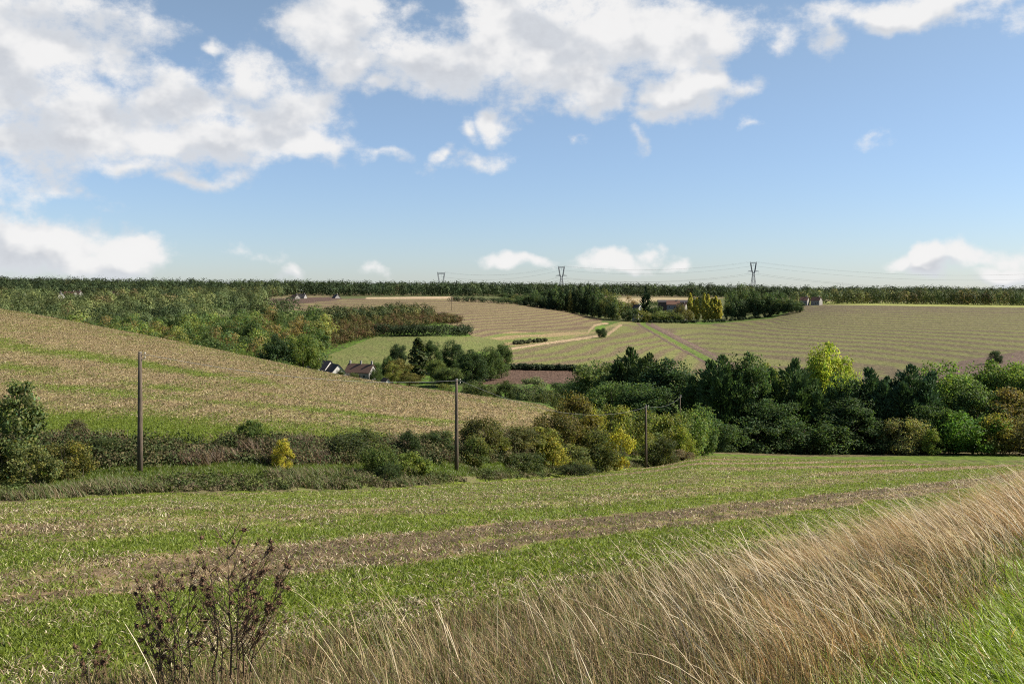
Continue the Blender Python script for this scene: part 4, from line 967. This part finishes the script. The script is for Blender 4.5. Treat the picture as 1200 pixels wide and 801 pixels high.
# 6 sprouting crop leaves and straw litter on the near field
X, Y, px, r = near_area(-200, 1400, 7.0, 185, 620000, 71, 2); s = verge_s(X, Y)
gg = sample_grid(g, X, Y); zz = sample_grid(zone, X, Y)
m = (zz == Z_FIELD) & (s > 4.2) & (r.random(len(X)) < .16+.84*sstep(.36, .85, gg + .8*(fbm(X*1.1, Y*1.1, 3, 72)-.5)))
X1, Y1 = X[m], Y[m]; n = len(X1); Pz = np.stack([X1, Y1, ground(X1, Y1)-.01], -1)
blades('sprouting_crop', Pz, r.random(n)*6.283, .035+.055*r.random(n)+.0004*Y1, .3+.5*r.random(n), .3*r.random(n), .010+.008*r.random(n)+.0004*Y1, pick([(.125,.168,.022), (.165,.21,.03), (.095,.125,.02), (.20,.235,.045)], n, r), CROP,
       'short green crop sprouting in bands across the near field', 'crop', 2, 6)
X, Y, px, r = near_area(-200, 1400, 7.0, 185, 480000, 73, 2); s = verge_s(X, Y); gg = sample_grid(g, X, Y); zz = sample_grid(zone, X, Y)
m = (zz == Z_FIELD) & (s > 4.0) & (r.random(len(X)) < (1.05-.72*sstep(.3, .9, gg))*(1-.6*sstep(.42, .25, gg)*(Y < 45))*(.2+.8*sstep(.38, .62, fbm(X*.7, Y*.7, 3, 74))))
X1, Y1 = X[m], Y[m]; n = len(X1); Pz = np.stack([X1, Y1, ground(X1, Y1)+.004], -1)
blades('straw_litter', Pz, r.random(n)*6.283, .03+.075*r.random(n)+.0005*Y1, .9+1.1*r.random(n), -.3*r.random(n), .006+.008*r.random(n)+.0005*Y1, pick([(.42,.34,.21), (.30,.22,.13), (.22,.155,.09), (.11,.075,.045), (.60,.51,.36), (.085,.06,.04)], n, r), GRASS_DRY,
       'pale straw and stubble scraps scattered over the near field', 'straw', 2, 7)

# litter and sprouts standing on the hillside field, up to its crest
X, Y, px, r = near_area(-120, 720, 68, 262, 420000, 87, 1); zz = sample_grid(zone, X, Y); gg = sample_grid(g, X, Y)
k = (zz == Z_HILL); X, Y, gg = X[k], Y[k], gg[k]; n = len(X); gr_ = r.random(n) < sstep(.25, .95, gg + .9*(fbm(X*.5, Y*.16, 3, 88)-.5))
c = pick([(.33,.255,.14), (.24,.175,.095), (.16,.12,.065), (.44,.36,.22), (.10,.075,.042), (.22,.19,.08)], n, r); c[gr_] = pick([(.13,.17,.028), (.16,.20,.035), (.10,.13,.022)], int(gr_.sum()), r)
blades('hillside_litter', np.stack([X, Y, ground(X, Y)], -1), r.random(n)*6.283, .05+.11*r.random(n)**2+.0002*Y, .5+.9*r.random(n), .2*r.random(n), .05+.05*r.random(n)+.0003*Y, c, GRASS_DRY, 'stubble scraps and sprouts covering the hillside field', 'stubble', 1, 12, .5)
# 7 brambles and dead weeds of the hedge bank
r = np.random.default_rng(81)
def bank_pts(n, lo, hi, px0=-260, px1=812):
    px = px0+(px1-px0)*r.random(n); f = lo+(hi-lo)*r.random(n)
    (ye, _), (ys, _), (yb, _) = row_at('edge', px), row_at('strip', px), row_at('bank', px)
    Y = np.where(f < 0, ys+f*(ys-ye), ys+f*(yb-ys)); X = (px-600)/F*Y
    return X, Y, ground(X, Y), px, f
def bramble(name, n, lo, hi, hmin, hmax, per, leaf, cols, label, clump=.40, px0=-260, px1=812):
    X, Y, z, px, f = bank_pts(n, lo, hi, px0, px1)
    k = fbm(X*.16, Y*.2, 3, 82) > clump; X, Y, z = X[k], Y[k], z[k]; n = len(X)
    hh = hmin+(hmax-hmin)*r.random(n)**1.4; RR = hh*(.8+.6*r.random(n)); i = np.repeat(np.arange(n), per); m = len(i)
    e = sphere(m, r); e[:, 2] = np.abs(e[:, 2]); q = (.45+.55*r.random(m)**.6)*(1+.3*(r.random(m) > .9))
    Pp = np.stack([X[i]+e[:, 0]*RR[i]*q, Y[i]+e[:, 1]*RR[i]*q, z[i]+e[:, 2]*hh[i]*q], -1)
    Nn = unit(e + r.normal(size=(m, 3))*.5); L = leaf*(.7+.6*r.random(m))
    tn = pick(cols, n, r, .22)[i]*np.clip(1+.22*r.normal(size=(m, 1)), .5, 1.6)
    o = link(name, leaf_mesh(name, leaf_quads(Pp, Nn, L, L*.65, r), WOODLEAF, tn)); return tag(o, label, 'brambles', None, 'stuff')
bramble('brambles', 2300, .22, 1.0, .5, 1.25, 75, .17, [(.045,.06,.022), (.06,.078,.025), (.085,.075,.034), (.05,.068,.024), (.10,.085,.04)], 'dark tangled brambles covering the bank below the hillside field', .24)
bramble('field_edge_brambles', 1200, -1.0, -.35, .25, .70, 60, .14, [(.06,.085,.025), (.07,.08,.03), (.10,.115,.032), (.10,.082,.045)], 'low brambles and weeds along the far edge of the near field', .42, -260, 800)
X, Y, z, px, f = bank_pts(120000, .15, 1.02); k = (fbm(X*.33, Y*.3, 3, 83) > .53) & (r.random(len(X)) < .45); X, Y, z = X[k], Y[k], z[k]; n = len(X)
blades('dead_weeds', np.stack([X, Y, z], -1), heading(r, n, .8), .5+.7*r.random(n), .35+.35*r.random(n), .3*r.random(n), .030+.03*r.random(n), pick([(.17,.12,.075), (.10,.07,.045), (.24,.17,.105), (.06,.048,.03)], n, r), GRASS_DRY, 'brown dead weeds hanging over the hedge bank', 'weeds', 3, 8)
X, Y, z, px, f = bank_pts(110000, -1.0, -.15); k = (fbm(X*.3, Y*.3, 3, 84) > .53) & (r.random(len(X)) < .30); X, Y, z = X[k], Y[k], z[k]; n = len(X)
blades('field_edge_weeds', np.stack([X, Y, z], -1), heading(r, n, .8), .25+.5*r.random(n), .35+.35*r.random(n), .3*r.random(n), .028+.025*r.random(n), pick([(.16,.12,.07), (.11,.12,.04), (.10,.13,.035), (.20,.15,.09), (.08,.11,.03)], n, r), GRASS_DRY, 'brown and green weeds fringing the far edge of the near field', 'weeds', 3, 9)
X, Y, z, px, f = bank_pts(110000, -.6, .35, -260, 790); n = len(X)
blades('strip_grass', np.stack([X, Y, z], -1), r.random(n)*6.283, .12+.2*r.random(n), .3+.4*r.random(n), .2*r.random(n), .022+.02*r.random(n), pick([(.11,.155,.025), (.13,.17,.03), (.08,.11,.022), (.14,.13,.04)], n, r), GRASS_GREEN, 'rough green grass on the strip beneath the telephone poles', 'grass', 2, 10)
X, Y, px, r = near_area(-250, 640, 66, 90, 90000, 85, 1); zz = sample_grid(zone, X, Y); gg = sample_grid(g, X, Y); yb, _ = row_at('bank', px)
k = (Y > yb) & (r.random(len(X)) < sstep(.4, .9, gg)); X, Y = X[k], Y[k]; n = len(X)
blades('hillside_crop', np.stack([X, Y, ground(X, Y)], -1), r.random(n)*6.283, .08+.10*r.random(n), .4*r.random(n), .2*r.random(n), .03+.02*r.random(n), pick([(.14,.19,.025), (.17,.22,.03), (.11,.15,.022)], n, r), CROP, 'fresh green crop along the foot of the hillside field', 'crop', 2, 11)

# ------------------------------------------------------------------ the dead branching plant at the lower left
def seed_head_mesh(r):
    mb = MB(); n = 7
    prof = [(.002, -.016), (.011, -.010), (.015, .0), (.012, .010), (.006, .015)]
    for j in range(len(prof)-1):
        (r0, z0), (r1, z1) = prof[j], prof[j+1]
        v = [(r0*math.cos(6.283*i/n), r0*math.sin(6.283*i/n), z0) for i in range(n)]+[(r1*math.cos(6.283*i/n), r1*math.sin(6.283*i/n), z1) for i in range(n)]
        mb.add(v, [(i, (i+1) % n, n+(i+1) % n, n+i) for i in range(n)])
    for i in range(26):
        d = Vector(sphere(1, r)[0]); d.z = d.z*.7+.35; d.normalize(); p = d*.011; a = d.orthogonal().normalized()*.0034; e = d*(.020+.014*r.random())+Vector((0, 0, -.004))
        mb.add([p-a, p+a, p+e], [(0, 1, 2)])
    me = bpy.data.meshes.new('seed_head'); me.from_pydata(mb.v, [], mb.f); me.materials.append(DEADHEAD); me.update(); return me
def dead_plant(px, Y, label, spec, nheads, seed):
    r = np.random.default_rng(seed); P = at(px, Y); root = empty('dead_plant', tuple(P))
    hm = [seed_head_mesh(r) for _ in range(3)]; tips = []; nodes = []
    for (dx, hgt, dy, thick) in spec:
        mb = MB(); seg = 9; pts = []
        for i in range(seg+1):
            t = i/seg; b = t**.85
            pts.append(Vector((dx*(.40+.60*b*b) + .022*math.sin(5*t+dx*9), dy*b, hgt*t - .06*hgt*t*t*abs(dx)/.6 - .03)) + Vector(r.normal(size=3))*.007)
        mb.tube(pts, [thick*(1-.72*i/seg) for i in range(seg+1)], 6); tips.append(pts[-1])
        for i in range(3, seg+1):
            for k in range(2 + (r.random() < .75) if i > 3 else 2):
                a = r.random()*6.283; L = hgt*(.30-.16*i/seg)*(.6+.7*r.random()); b0 = pts[i]; sdir = 1 if r.random() < .5+.35*np.sign(dx) else -1
                d = Vector((sdir*(.45+.3*r.random()), .5*math.sin(a), .75+.25*r.random())).normalized()
                mid = b0 + d*L*.5 + Vector((0, 0, -.01)); end = b0 + d*L + Vector((0, 0, .03))
                mb.tube([b0, mid, end], [thick*.42, thick*.32, thick*.2], 5); tips.append(end)
                for kk in range(2):
                    d2 = (d + Vector(r.normal(size=3))*.55); d2.z = abs(d2.z)+.15; e2 = mid + d2.normalized()*L*(.35+.25*r.random()); mb.tube([mid, e2], [thick*.26, thick*.16], 4); tips.append(e2)
        for i in range(26):                                   # curled dead leaves along the stem
            t = .06+.9*r.random(); j = int(t*seg); b0 = pts[j].lerp(pts[min(j+1, seg)], t*seg-j); d = Vector((r.normal(), r.normal(), -.4+.6*r.random())).normalized(); L = .016+.026*r.random()
            a = d.orthogonal().normalized()*L*.28; mb.add([b0, b0+d*L*.5-a, b0+d*L+Vector((0, 0, -L*.4)), b0+d*L*.5+a], [(0, 1, 2, 3)])
        mb.build('stem', DEADSTEM, root)
    order = r.permutation(len(tips)); 
    for i in range(nheads):
        p = tips[order[i % len(tips)]] + Vector(r.normal(size=3))*(.004 if i < len(tips) else .022)
        h = link('seed_head', hm[i % 3], root, p); h.rotation_euler = (r.normal()*.6, r.normal()*.6, r.random()*6.28); h.scale = [(.75+.55*r.random())]*3
    return tag(root, label, 'dead plant')
dead_plant(268, 8.0, 'tall dead brown branching plant with dark seed heads, the tallest one against the green field', [(-.22, 1.20, .10, .009), (-.10, .98, -.12, .007), (.0, 1.30, .02, .0105), (.10, 1.16, .14, .008), (.17, 1.08, -.1, .007), (.26, 1.22, -.04, .010), (.34, .98, .1, .007), (.42, 1.12, .03, .0085)], 88, 5)
dead_plant(212, 7.9, 'shorter dead brown seedy plant leaning left, just left of the tallest dead plant', [(-.36, .86, .05, .008), (-.27, .98, -.08, .008), (-.14, 1.02, .06, .008), (-.02, .94, -.05, .007), (.08, 1.06, .08, .008), (-.2, .66, .1, .006)], 62, 9)
dead_plant(108, 8.3, 'small dead brown seedy plant low in the bottom left corner', [(-.10, .36, .0, .006), (.04, .42, .03, .006), (.14, .34, -.05, .005)], 16, 6)
# ------------------------------------------------------------------ telephone poles and wires
def pole(px, Y, top, rad, label, group='telephone poles along the bank', name='telephone_pole', arm=True):
    P = at(px, Y); h = -(top-HY)/F*Y - P[2]; root = empty(name, tuple(P))
    mb = MB(); mb.tube([(0, 0, -.6), (0, 0, h*.35), (.012*rad, 0, h*.7), (0, 0, h)], [rad*1.15, rad*1.02, rad*.86, rad*.70], 12); mb.build('shaft', POLEWOOD, root, True)
    if arm:
        cp = MB(); cp.tube([(0, 0, h), (0, 0, h+.03)], [rad*.74, rad*.60], 12); cp.build('cap', STEEL, root, True)
        for sgn, dz in ((1, -.16), (1, -.42)):
            b = MB(); b.tube([(sgn*rad*.5, 0, h+dz), (sgn*(rad+.14), 0, h+dz+.02), (sgn*(rad+.15), 0, h+dz+.10)], .012, 6); bk = b.build('bracket', STEEL, root)
            i = MB(); i.tube([(sgn*(rad+.15), 0, h+dz+.08), (sgn*(rad+.15), 0, h+dz+.12), (sgn*(rad+.15), 0, h+dz+.15), (sgn*(rad+.15), 0, h+dz+.19)], [.03, .045, .03, .025], 8); i.build('insulator', CERAMIC, root, True)
    tag(root, label, 'pole', group); return Vector((P[0]+rad+.12, P[1], P[2]+h-.10))
def wire(a, b, sag, rad, label, n=28, group=None, name='telephone_wire'):
    pts = [a.lerp(b, i/n) - Vector((0, 0, sag*4*(i/n)*(1-i/n))) for i in range(n+1)]
    mb = MB(); mb.tube(pts, rad, 5); return tag(mb.build(name, WIRE), label, 'wire', group)
p1 = pole(164, 62, 413, .155, 'tall weathered wooden telephone pole, the first and tallest on the left')
p2 = pole(535, 83, 444, .15, 'wooden telephone pole beside the tall olive-brown bush, second from the left')
p3 = pole(757, 131, 475, .16, 'shorter-looking telephone pole rising from the yellow hedge beside a dense round bush')
p4 = pole(797, 186, 463, .13, 'faint far telephone pole half hidden in bushes before the dark conifers')
wire(p1, p2, .75, .013, 'wire hanging between the first and second telephone poles')
wire(p2, p3, 1.9, .012, 'wire sagging between the second and third telephone poles')
wire(p3, p4, .8, .012, 'short wire between the third and the faint far pole')
pole(529, 880, 346.5, .16, 'tiny lone pole standing in the tan slope below the distant wood', None, 'utility_pole', False)

# ------------------------------------------------------------------ pylons behind the horizon wood
def pylon(px, Y, top, scale, label, rz=0.0):
    P = at(px, Y); H = -(top-HY)/F*Y - P[2]; root = empty('pylon', tuple(P), rz); s = scale
    zb, za, zw = H-2.6*s, H-14.5*s, H-18.5*s           # top beam, cross-arms, waist
    def lattice(lo, hi, wlo, whi, n, mb, r=.24):
        L = lambda t: (lo+(hi-lo)*t, wlo+(whi-wlo)*t)
        for i in range(n):
            z0, w0 = L(i/n); z1, w1 = L((i+1)/n); c0 = [(-w0,-w0),(w0,-w0),(w0,w0),(-w0,w0)]; c1 = [(-w1,-w1),(w1,-w1),(w1,w1),(-w1,w1)]
            for k in range(4):
                a, b = (*c0[k], z0), (*c0[(k+1) % 4], z0); a1, b1 = (*c1[k], z1), (*c1[(k+1) % 4], z1)
                mb.tube([a, a1], r*1.5, 4, 0, False); mb.tube([a, b1], r*.8, 4, 0, False); mb.tube([b, a1], r*.8, 4, 0, False); mb.tube([a1, b1], r*.8, 4, 0, False)
    mb = MB(); lattice(-1, zw, 5.2*s, 1.25*s, 6, mb); mb.build('tower', STEEL, root)
    hm = MB()                                            # the two horns of the V head
    for sg in (-1, 1):
        for yy in (-.6*s, .6*s):
            hm.tube([(sg*1.2*s, yy, zw), (sg*3.0*s, yy, za+1.5*s), (sg*4.7*s, yy, zb)], .42, 4, 0, False); hm.tube([(sg*.4*s, yy, zw+1.2*s), (sg*2.0*s, yy, za+2*s), (sg*3.7*s, yy, zb)], .34, 4, 0, False)
        for i in range(7):
            t = i/6; z = zw+1+(zb-zw-1)*t; x0 = sg*(.5+3.2*t)*s; x1 = sg*(1.4+3.3*t)*s; hm.tube([(x0, 0, z), (x1, 0, min(zb, z+1.6*s))], .24, 4, 0, False); hm.tube([(x1, 0, z), (x0, 0, min(zb, z+1.6*s))], .24, 4, 0, False)
        hm.tube([(sg*4.7*s, 0, zb), (sg*5.0*s, 0, H)], .40, 4)
    hm.build('head_frame', STEEL, root)
    bm = MB()
    for yy in (-.5*s, .5*s):
        for dz in (0, 1.3*s): bm.tube([(-5.0*s, yy, zb+dz), (5.0*s, yy, zb+dz)], .42, 4)
    for i in range(10): bm.tube([((-5+i)*s, 0, zb), ((-4+i)*s, 0, zb+1.3*s)], .24, 4)
    bm.build('top_beam', STEEL, root)
    ends = []
    for sg in (-1, 1):
        am = MB()
        for yy in (-.5*s, .5*s):
            am.tube([(sg*1.8*s, yy, za+1.3*s), (sg*8.6*s, 0, za)], .40, 4); am.tube([(sg*1.4*s, yy, za-.8*s), (sg*8.6*s, 0, za)], .36, 4)
        for i in range(5): am.tube([(sg*(2+i*1.3)*s, 0, za-.5*s+i*.1*s), (sg*(2.7+i*1.3)*s, 0, za+1.1*s-i*.2*s)], .24, 4)
        arm = am.build('cross_arm', STEEL, root)
        im = MB(); im.tube([(sg*8.5*s, 0, za), (sg*8.5*s, 0, za-3.6*s)], .16, 6); im.build('insulator_string', CERAMIC, arm)
        ends.append((sg*8.5*s, za-3.6*s)); ends.append((sg*4.8*s, H))
    im = MB(); im.tube([(0, 0, zb), (0, 0, zb-3.6*s)], .16, 6); im.build('insulator_string', CERAMIC, root); ends.append((0, zb-3.6*s))
    tag(root, label, 'pylon', 'pylons on the horizon')
    c, sn = math.cos(rz), math.sin(rz)
    return [Vector((P[0]+x*c, P[1]+x*sn, P[2]+z)) for x, z in ends]
E1 = pylon(517, 1830, 318.5, 1.42, 'distant lattice pylon on the left showing only its wide V-shaped head above the wood', .12)
E2 = pylon(658, 1830, 311.5, 1.22, 'distant lattice pylon standing above the wood left of the red-roofed farm', .18)
E3 = pylon(883, 1830, 306.5, 1.22, 'tallest distant lattice pylon standing above the grove right of the poplars', .12)
E4 = pylon(1205, 1830, 321, 1.5, 'distant lattice pylon cut in half by the right edge of the picture', .1)
for i, (a, b, nm) in enumerate(((E1, E2, 'left and second'), (E2, E3, 'second and tallest'), (E3, E4, 'tallest and right-edge'))):
    for k in range(5): wire(a[k], b[k], 11, .09 if k not in (1, 3) else .06, 'thin high-voltage cable strung between the %s pylons' % nm, 36, 'power cables between the %s pylons' % nm, 'power_cable')

# ------------------------------------------------------------------ houses
def house(px, Y, L, W, eave, ridge, rz, wall, roof, label, wins=(), chim=(), group=None, gable_win=False, sink=.3, Ptop=None):
    P = at(px, Y); 
    if Ptop is not None: P[2] = -(Ptop-HY)/F*Y - ridge          # ridge at this photo row: cellar and plinth go down to the slope
    base = float(ground(P[0], P[1]))-P[2]-sink if Ptop is not None else -sink
    base = min(base, -sink); root = empty('house', tuple(P), rz)
    w = MB(); l, d = L/2, W/2
    w.add([(-l,-d,base),(l,-d,base),(l,d,base),(-l,d,base),(-l,-d,eave),(l,-d,eave),(l,d,eave),(-l,d,eave),(-l,0,ridge),(l,0,ridge)],
          [(0,1,5,4),(2,3,7,6),(1,2,6,9,5),(3,0,4,8,7)])
    w.build('wall', wall, root)
    rm = MB(); o, th = .35, .18
    k = (ridge-eave)/d
    for sg in (-1, 1):
        y0, z0 = sg*(d+o), eave-k*o
        v = [(-l-o,y0,z0+.02),(l+o,y0,z0+.02),(l+o,0,ridge+.02),(-l-o,0,ridge+.02)]; v += [(x,y,z+th) for x,y,z in v]
        rm.add(v, [(0,3,2,1),(4,5,6,7),(0,1,5,4),(1,2,6,5),(2,3,7,6),(3,0,4,7)])
    rf = rm.build('roof', roof, root)
    for cx in chim:
        c = MB(); c.box((cx*l-.35,-.3,ridge-.9),(cx*l+.35,.3,ridge+1.15)); c.box((cx*l-.42,-.37,ridge+1.15),(cx*l+.42,.37,ridge+1.3)); c.box((cx*l-.2,-.15,ridge+1.3),(cx*l+.2,.15,ridge+1.6)); c.build('chimney', WALLG, rf)
    for (x, z, ww, hh) in wins:
        f = MB(); f.box((x-ww/2-.08,-d-.05,z-.08),(x+ww/2+.08,-d+.02,z+hh+.08)); fo = f.build('window', WALLW, root); g_ = MB(); g_.box((x-ww/2,-d-.07,z),(x+ww/2,-d-.04,z+hh)); g_.build('pane', PANE, fo)
    dm = MB(); dm.box((-.5+.1*L,-d-.06,-sink+.1),(.5+.1*L,-d+.03,2.05)); dm.build('door', DOORM, root)
    if gable_win:
        f = MB(); f.box((l-.02,-.55,eave+.1),(l+.05,.55,eave+1.5)); fo = f.build('window', DOORM, root); g_ = MB(); g_.box((l+.04,-.42,eave+.2),(l+.07,.42,eave+1.4)); g_.build('pane', PANE, fo)
    return tag(root, label, 'house', group)
W2 = ((-3.2,1.0,.9,1.2), (-.6,1.0,.9,1.2), (3.4,1.0,.9,1.2))
house(379, 425, 8.5, 6.0, 4.2, 7.2, -.62, WALLW, TILED, 'white-gabled house with a dark gable window, highest of the valley houses', ((-2.4,1.2,.9,1.2),(1.9,1.2,.9,1.2)), (-.7,), None, True, Ptop=422.5)
house(366, 419, 7.0, 5.0, 2.4, 4.6, -.62, WALLG, TILED, 'low dark-roofed annex in front of the white-gabled house, leftmost of the valley houses', ((-1.5,.8,.8,.9),), (), None, False, Ptop=429.5)
house(392, 420, 7.5, 6.4, 3.0, 6.4, -.95, WALLW, TILED, 'house with a bright white gable catching the sun, between the annex and the long farmhouse', ((-1.8,1.0,.9,1.1),), (), None, False, Ptop=426.5)
house(423, 425, 12.0, 6.6, 3.3, 6.5, -.42, WALLG, TILEB, 'long grey-walled farmhouse with a dark brown roof and three chimneys', ((-4.4,1.0,.9,1.2),(-1.6,1.0,.9,1.2),(3.6,1.0,.9,1.2)), (-.9,.0,.9), None, True, Ptop=426.5)
house(452, 395, 4.0, 3.4, 2.6, 5.0, -1.0, WALLW, TILEB, 'tiny white-gabled outbuilding just above the crest right of the long farmhouse', (), (), None, False, Ptop=443)
VIL = [(70, 342.5, 1075, 8, WALLW, TILEB, -.75, 'village house with a bright white gable facing right, left of the pair of brown roofs'),
 (82, 341.5, 1085, 14, WALLG, TILER, -.3, 'village house with a long reddish roof right of the bright white gable'),
 (91, 341, 1100, 10, WALLG, TILEB, -.4, 'village house with a brown roof, right of the long reddish roof'),
 (134, 340.8, 1090, 13, WALLG, TILER, -.5, 'village house with a reddish roof among dark trees, left of the small white house'),
 (143, 343.5, 1075, 9, WALLW, TILEB, -.8, 'small white village house under the reddish roof'),
 (25, 343, 1110, 12, WALLW, TILEB, -.4, 'leftmost village house with pale walls between dark trees'),
 (346, 345, 1180, 9, WALLG, TILEB, -.7, 'pale house with brown roof beside the dark ploughed strip'),
 (354, 344.5, 1195, 9, WALLG, TILED, -.3, 'grey house right behind the pale house beside the dark ploughed strip'),
 (394, 345, 1200, 7, WALLG, TILED, -.85, 'lone pale-gabled house above the tan slope'),
 (943, 348, 1080, 8, WALLG, TILER, -.6, 'left of two small houses with orange roofs before the right-hand wood'),
 (957, 348, 1078, 10, WALLG, TILER, -.75, 'right of two small houses with orange roofs, the longer one'),
 (789, 352.5, 1015, 13, WALLG, TILER, -.15, 'farm barn with a long pinkish red roof behind the green trees'),
 (799, 355, 1000, 9, WALLG, TILEB, -.5, 'lower farm building with a brown roof right of the pinkish red barn'),
 (747, 357, 1005, 8, WALLW, TILED, -.8, 'farmhouse with a pale gable half hidden below the tall cedar-like conifer')]
for px, top, Y, L, wl, rf, rz, lb in VIL:
    house(px, Y, L, 7.5, 4.2, 7.8, rz, wl, rf, lb, ((-L*.3,1.2,1.0,1.3), (L*.3,1.2,1.0,1.3)), (.6,) if L < 15 else (), None, False, Ptop=top)
bn = MB()  # long dark open shed of the farm
bp_ = at(790, 1045); bz = -(351-HY)/F*1045
root = empty('barn', (bp_[0], bp_[1], bz-6.2), -.05)
bn.box((-17,-5,-6),(17,5,4.0)); bn.build('wall', DOORM, root)
rb = MB(); rb.add([(-17.5,-5.6,3.6),(17.5,-5.6,3.6),(17.5,0,6.0),(-17.5,0,6.0),(17.5,5.6,3.6),(-17.5,5.6,3.6)], [(0,1,2,3),(3,2,4,5)]); rb.build('roof', TILED, root)
tag(root, 'long low dark barn roof behind the pinkish red farm roof', 'barn')
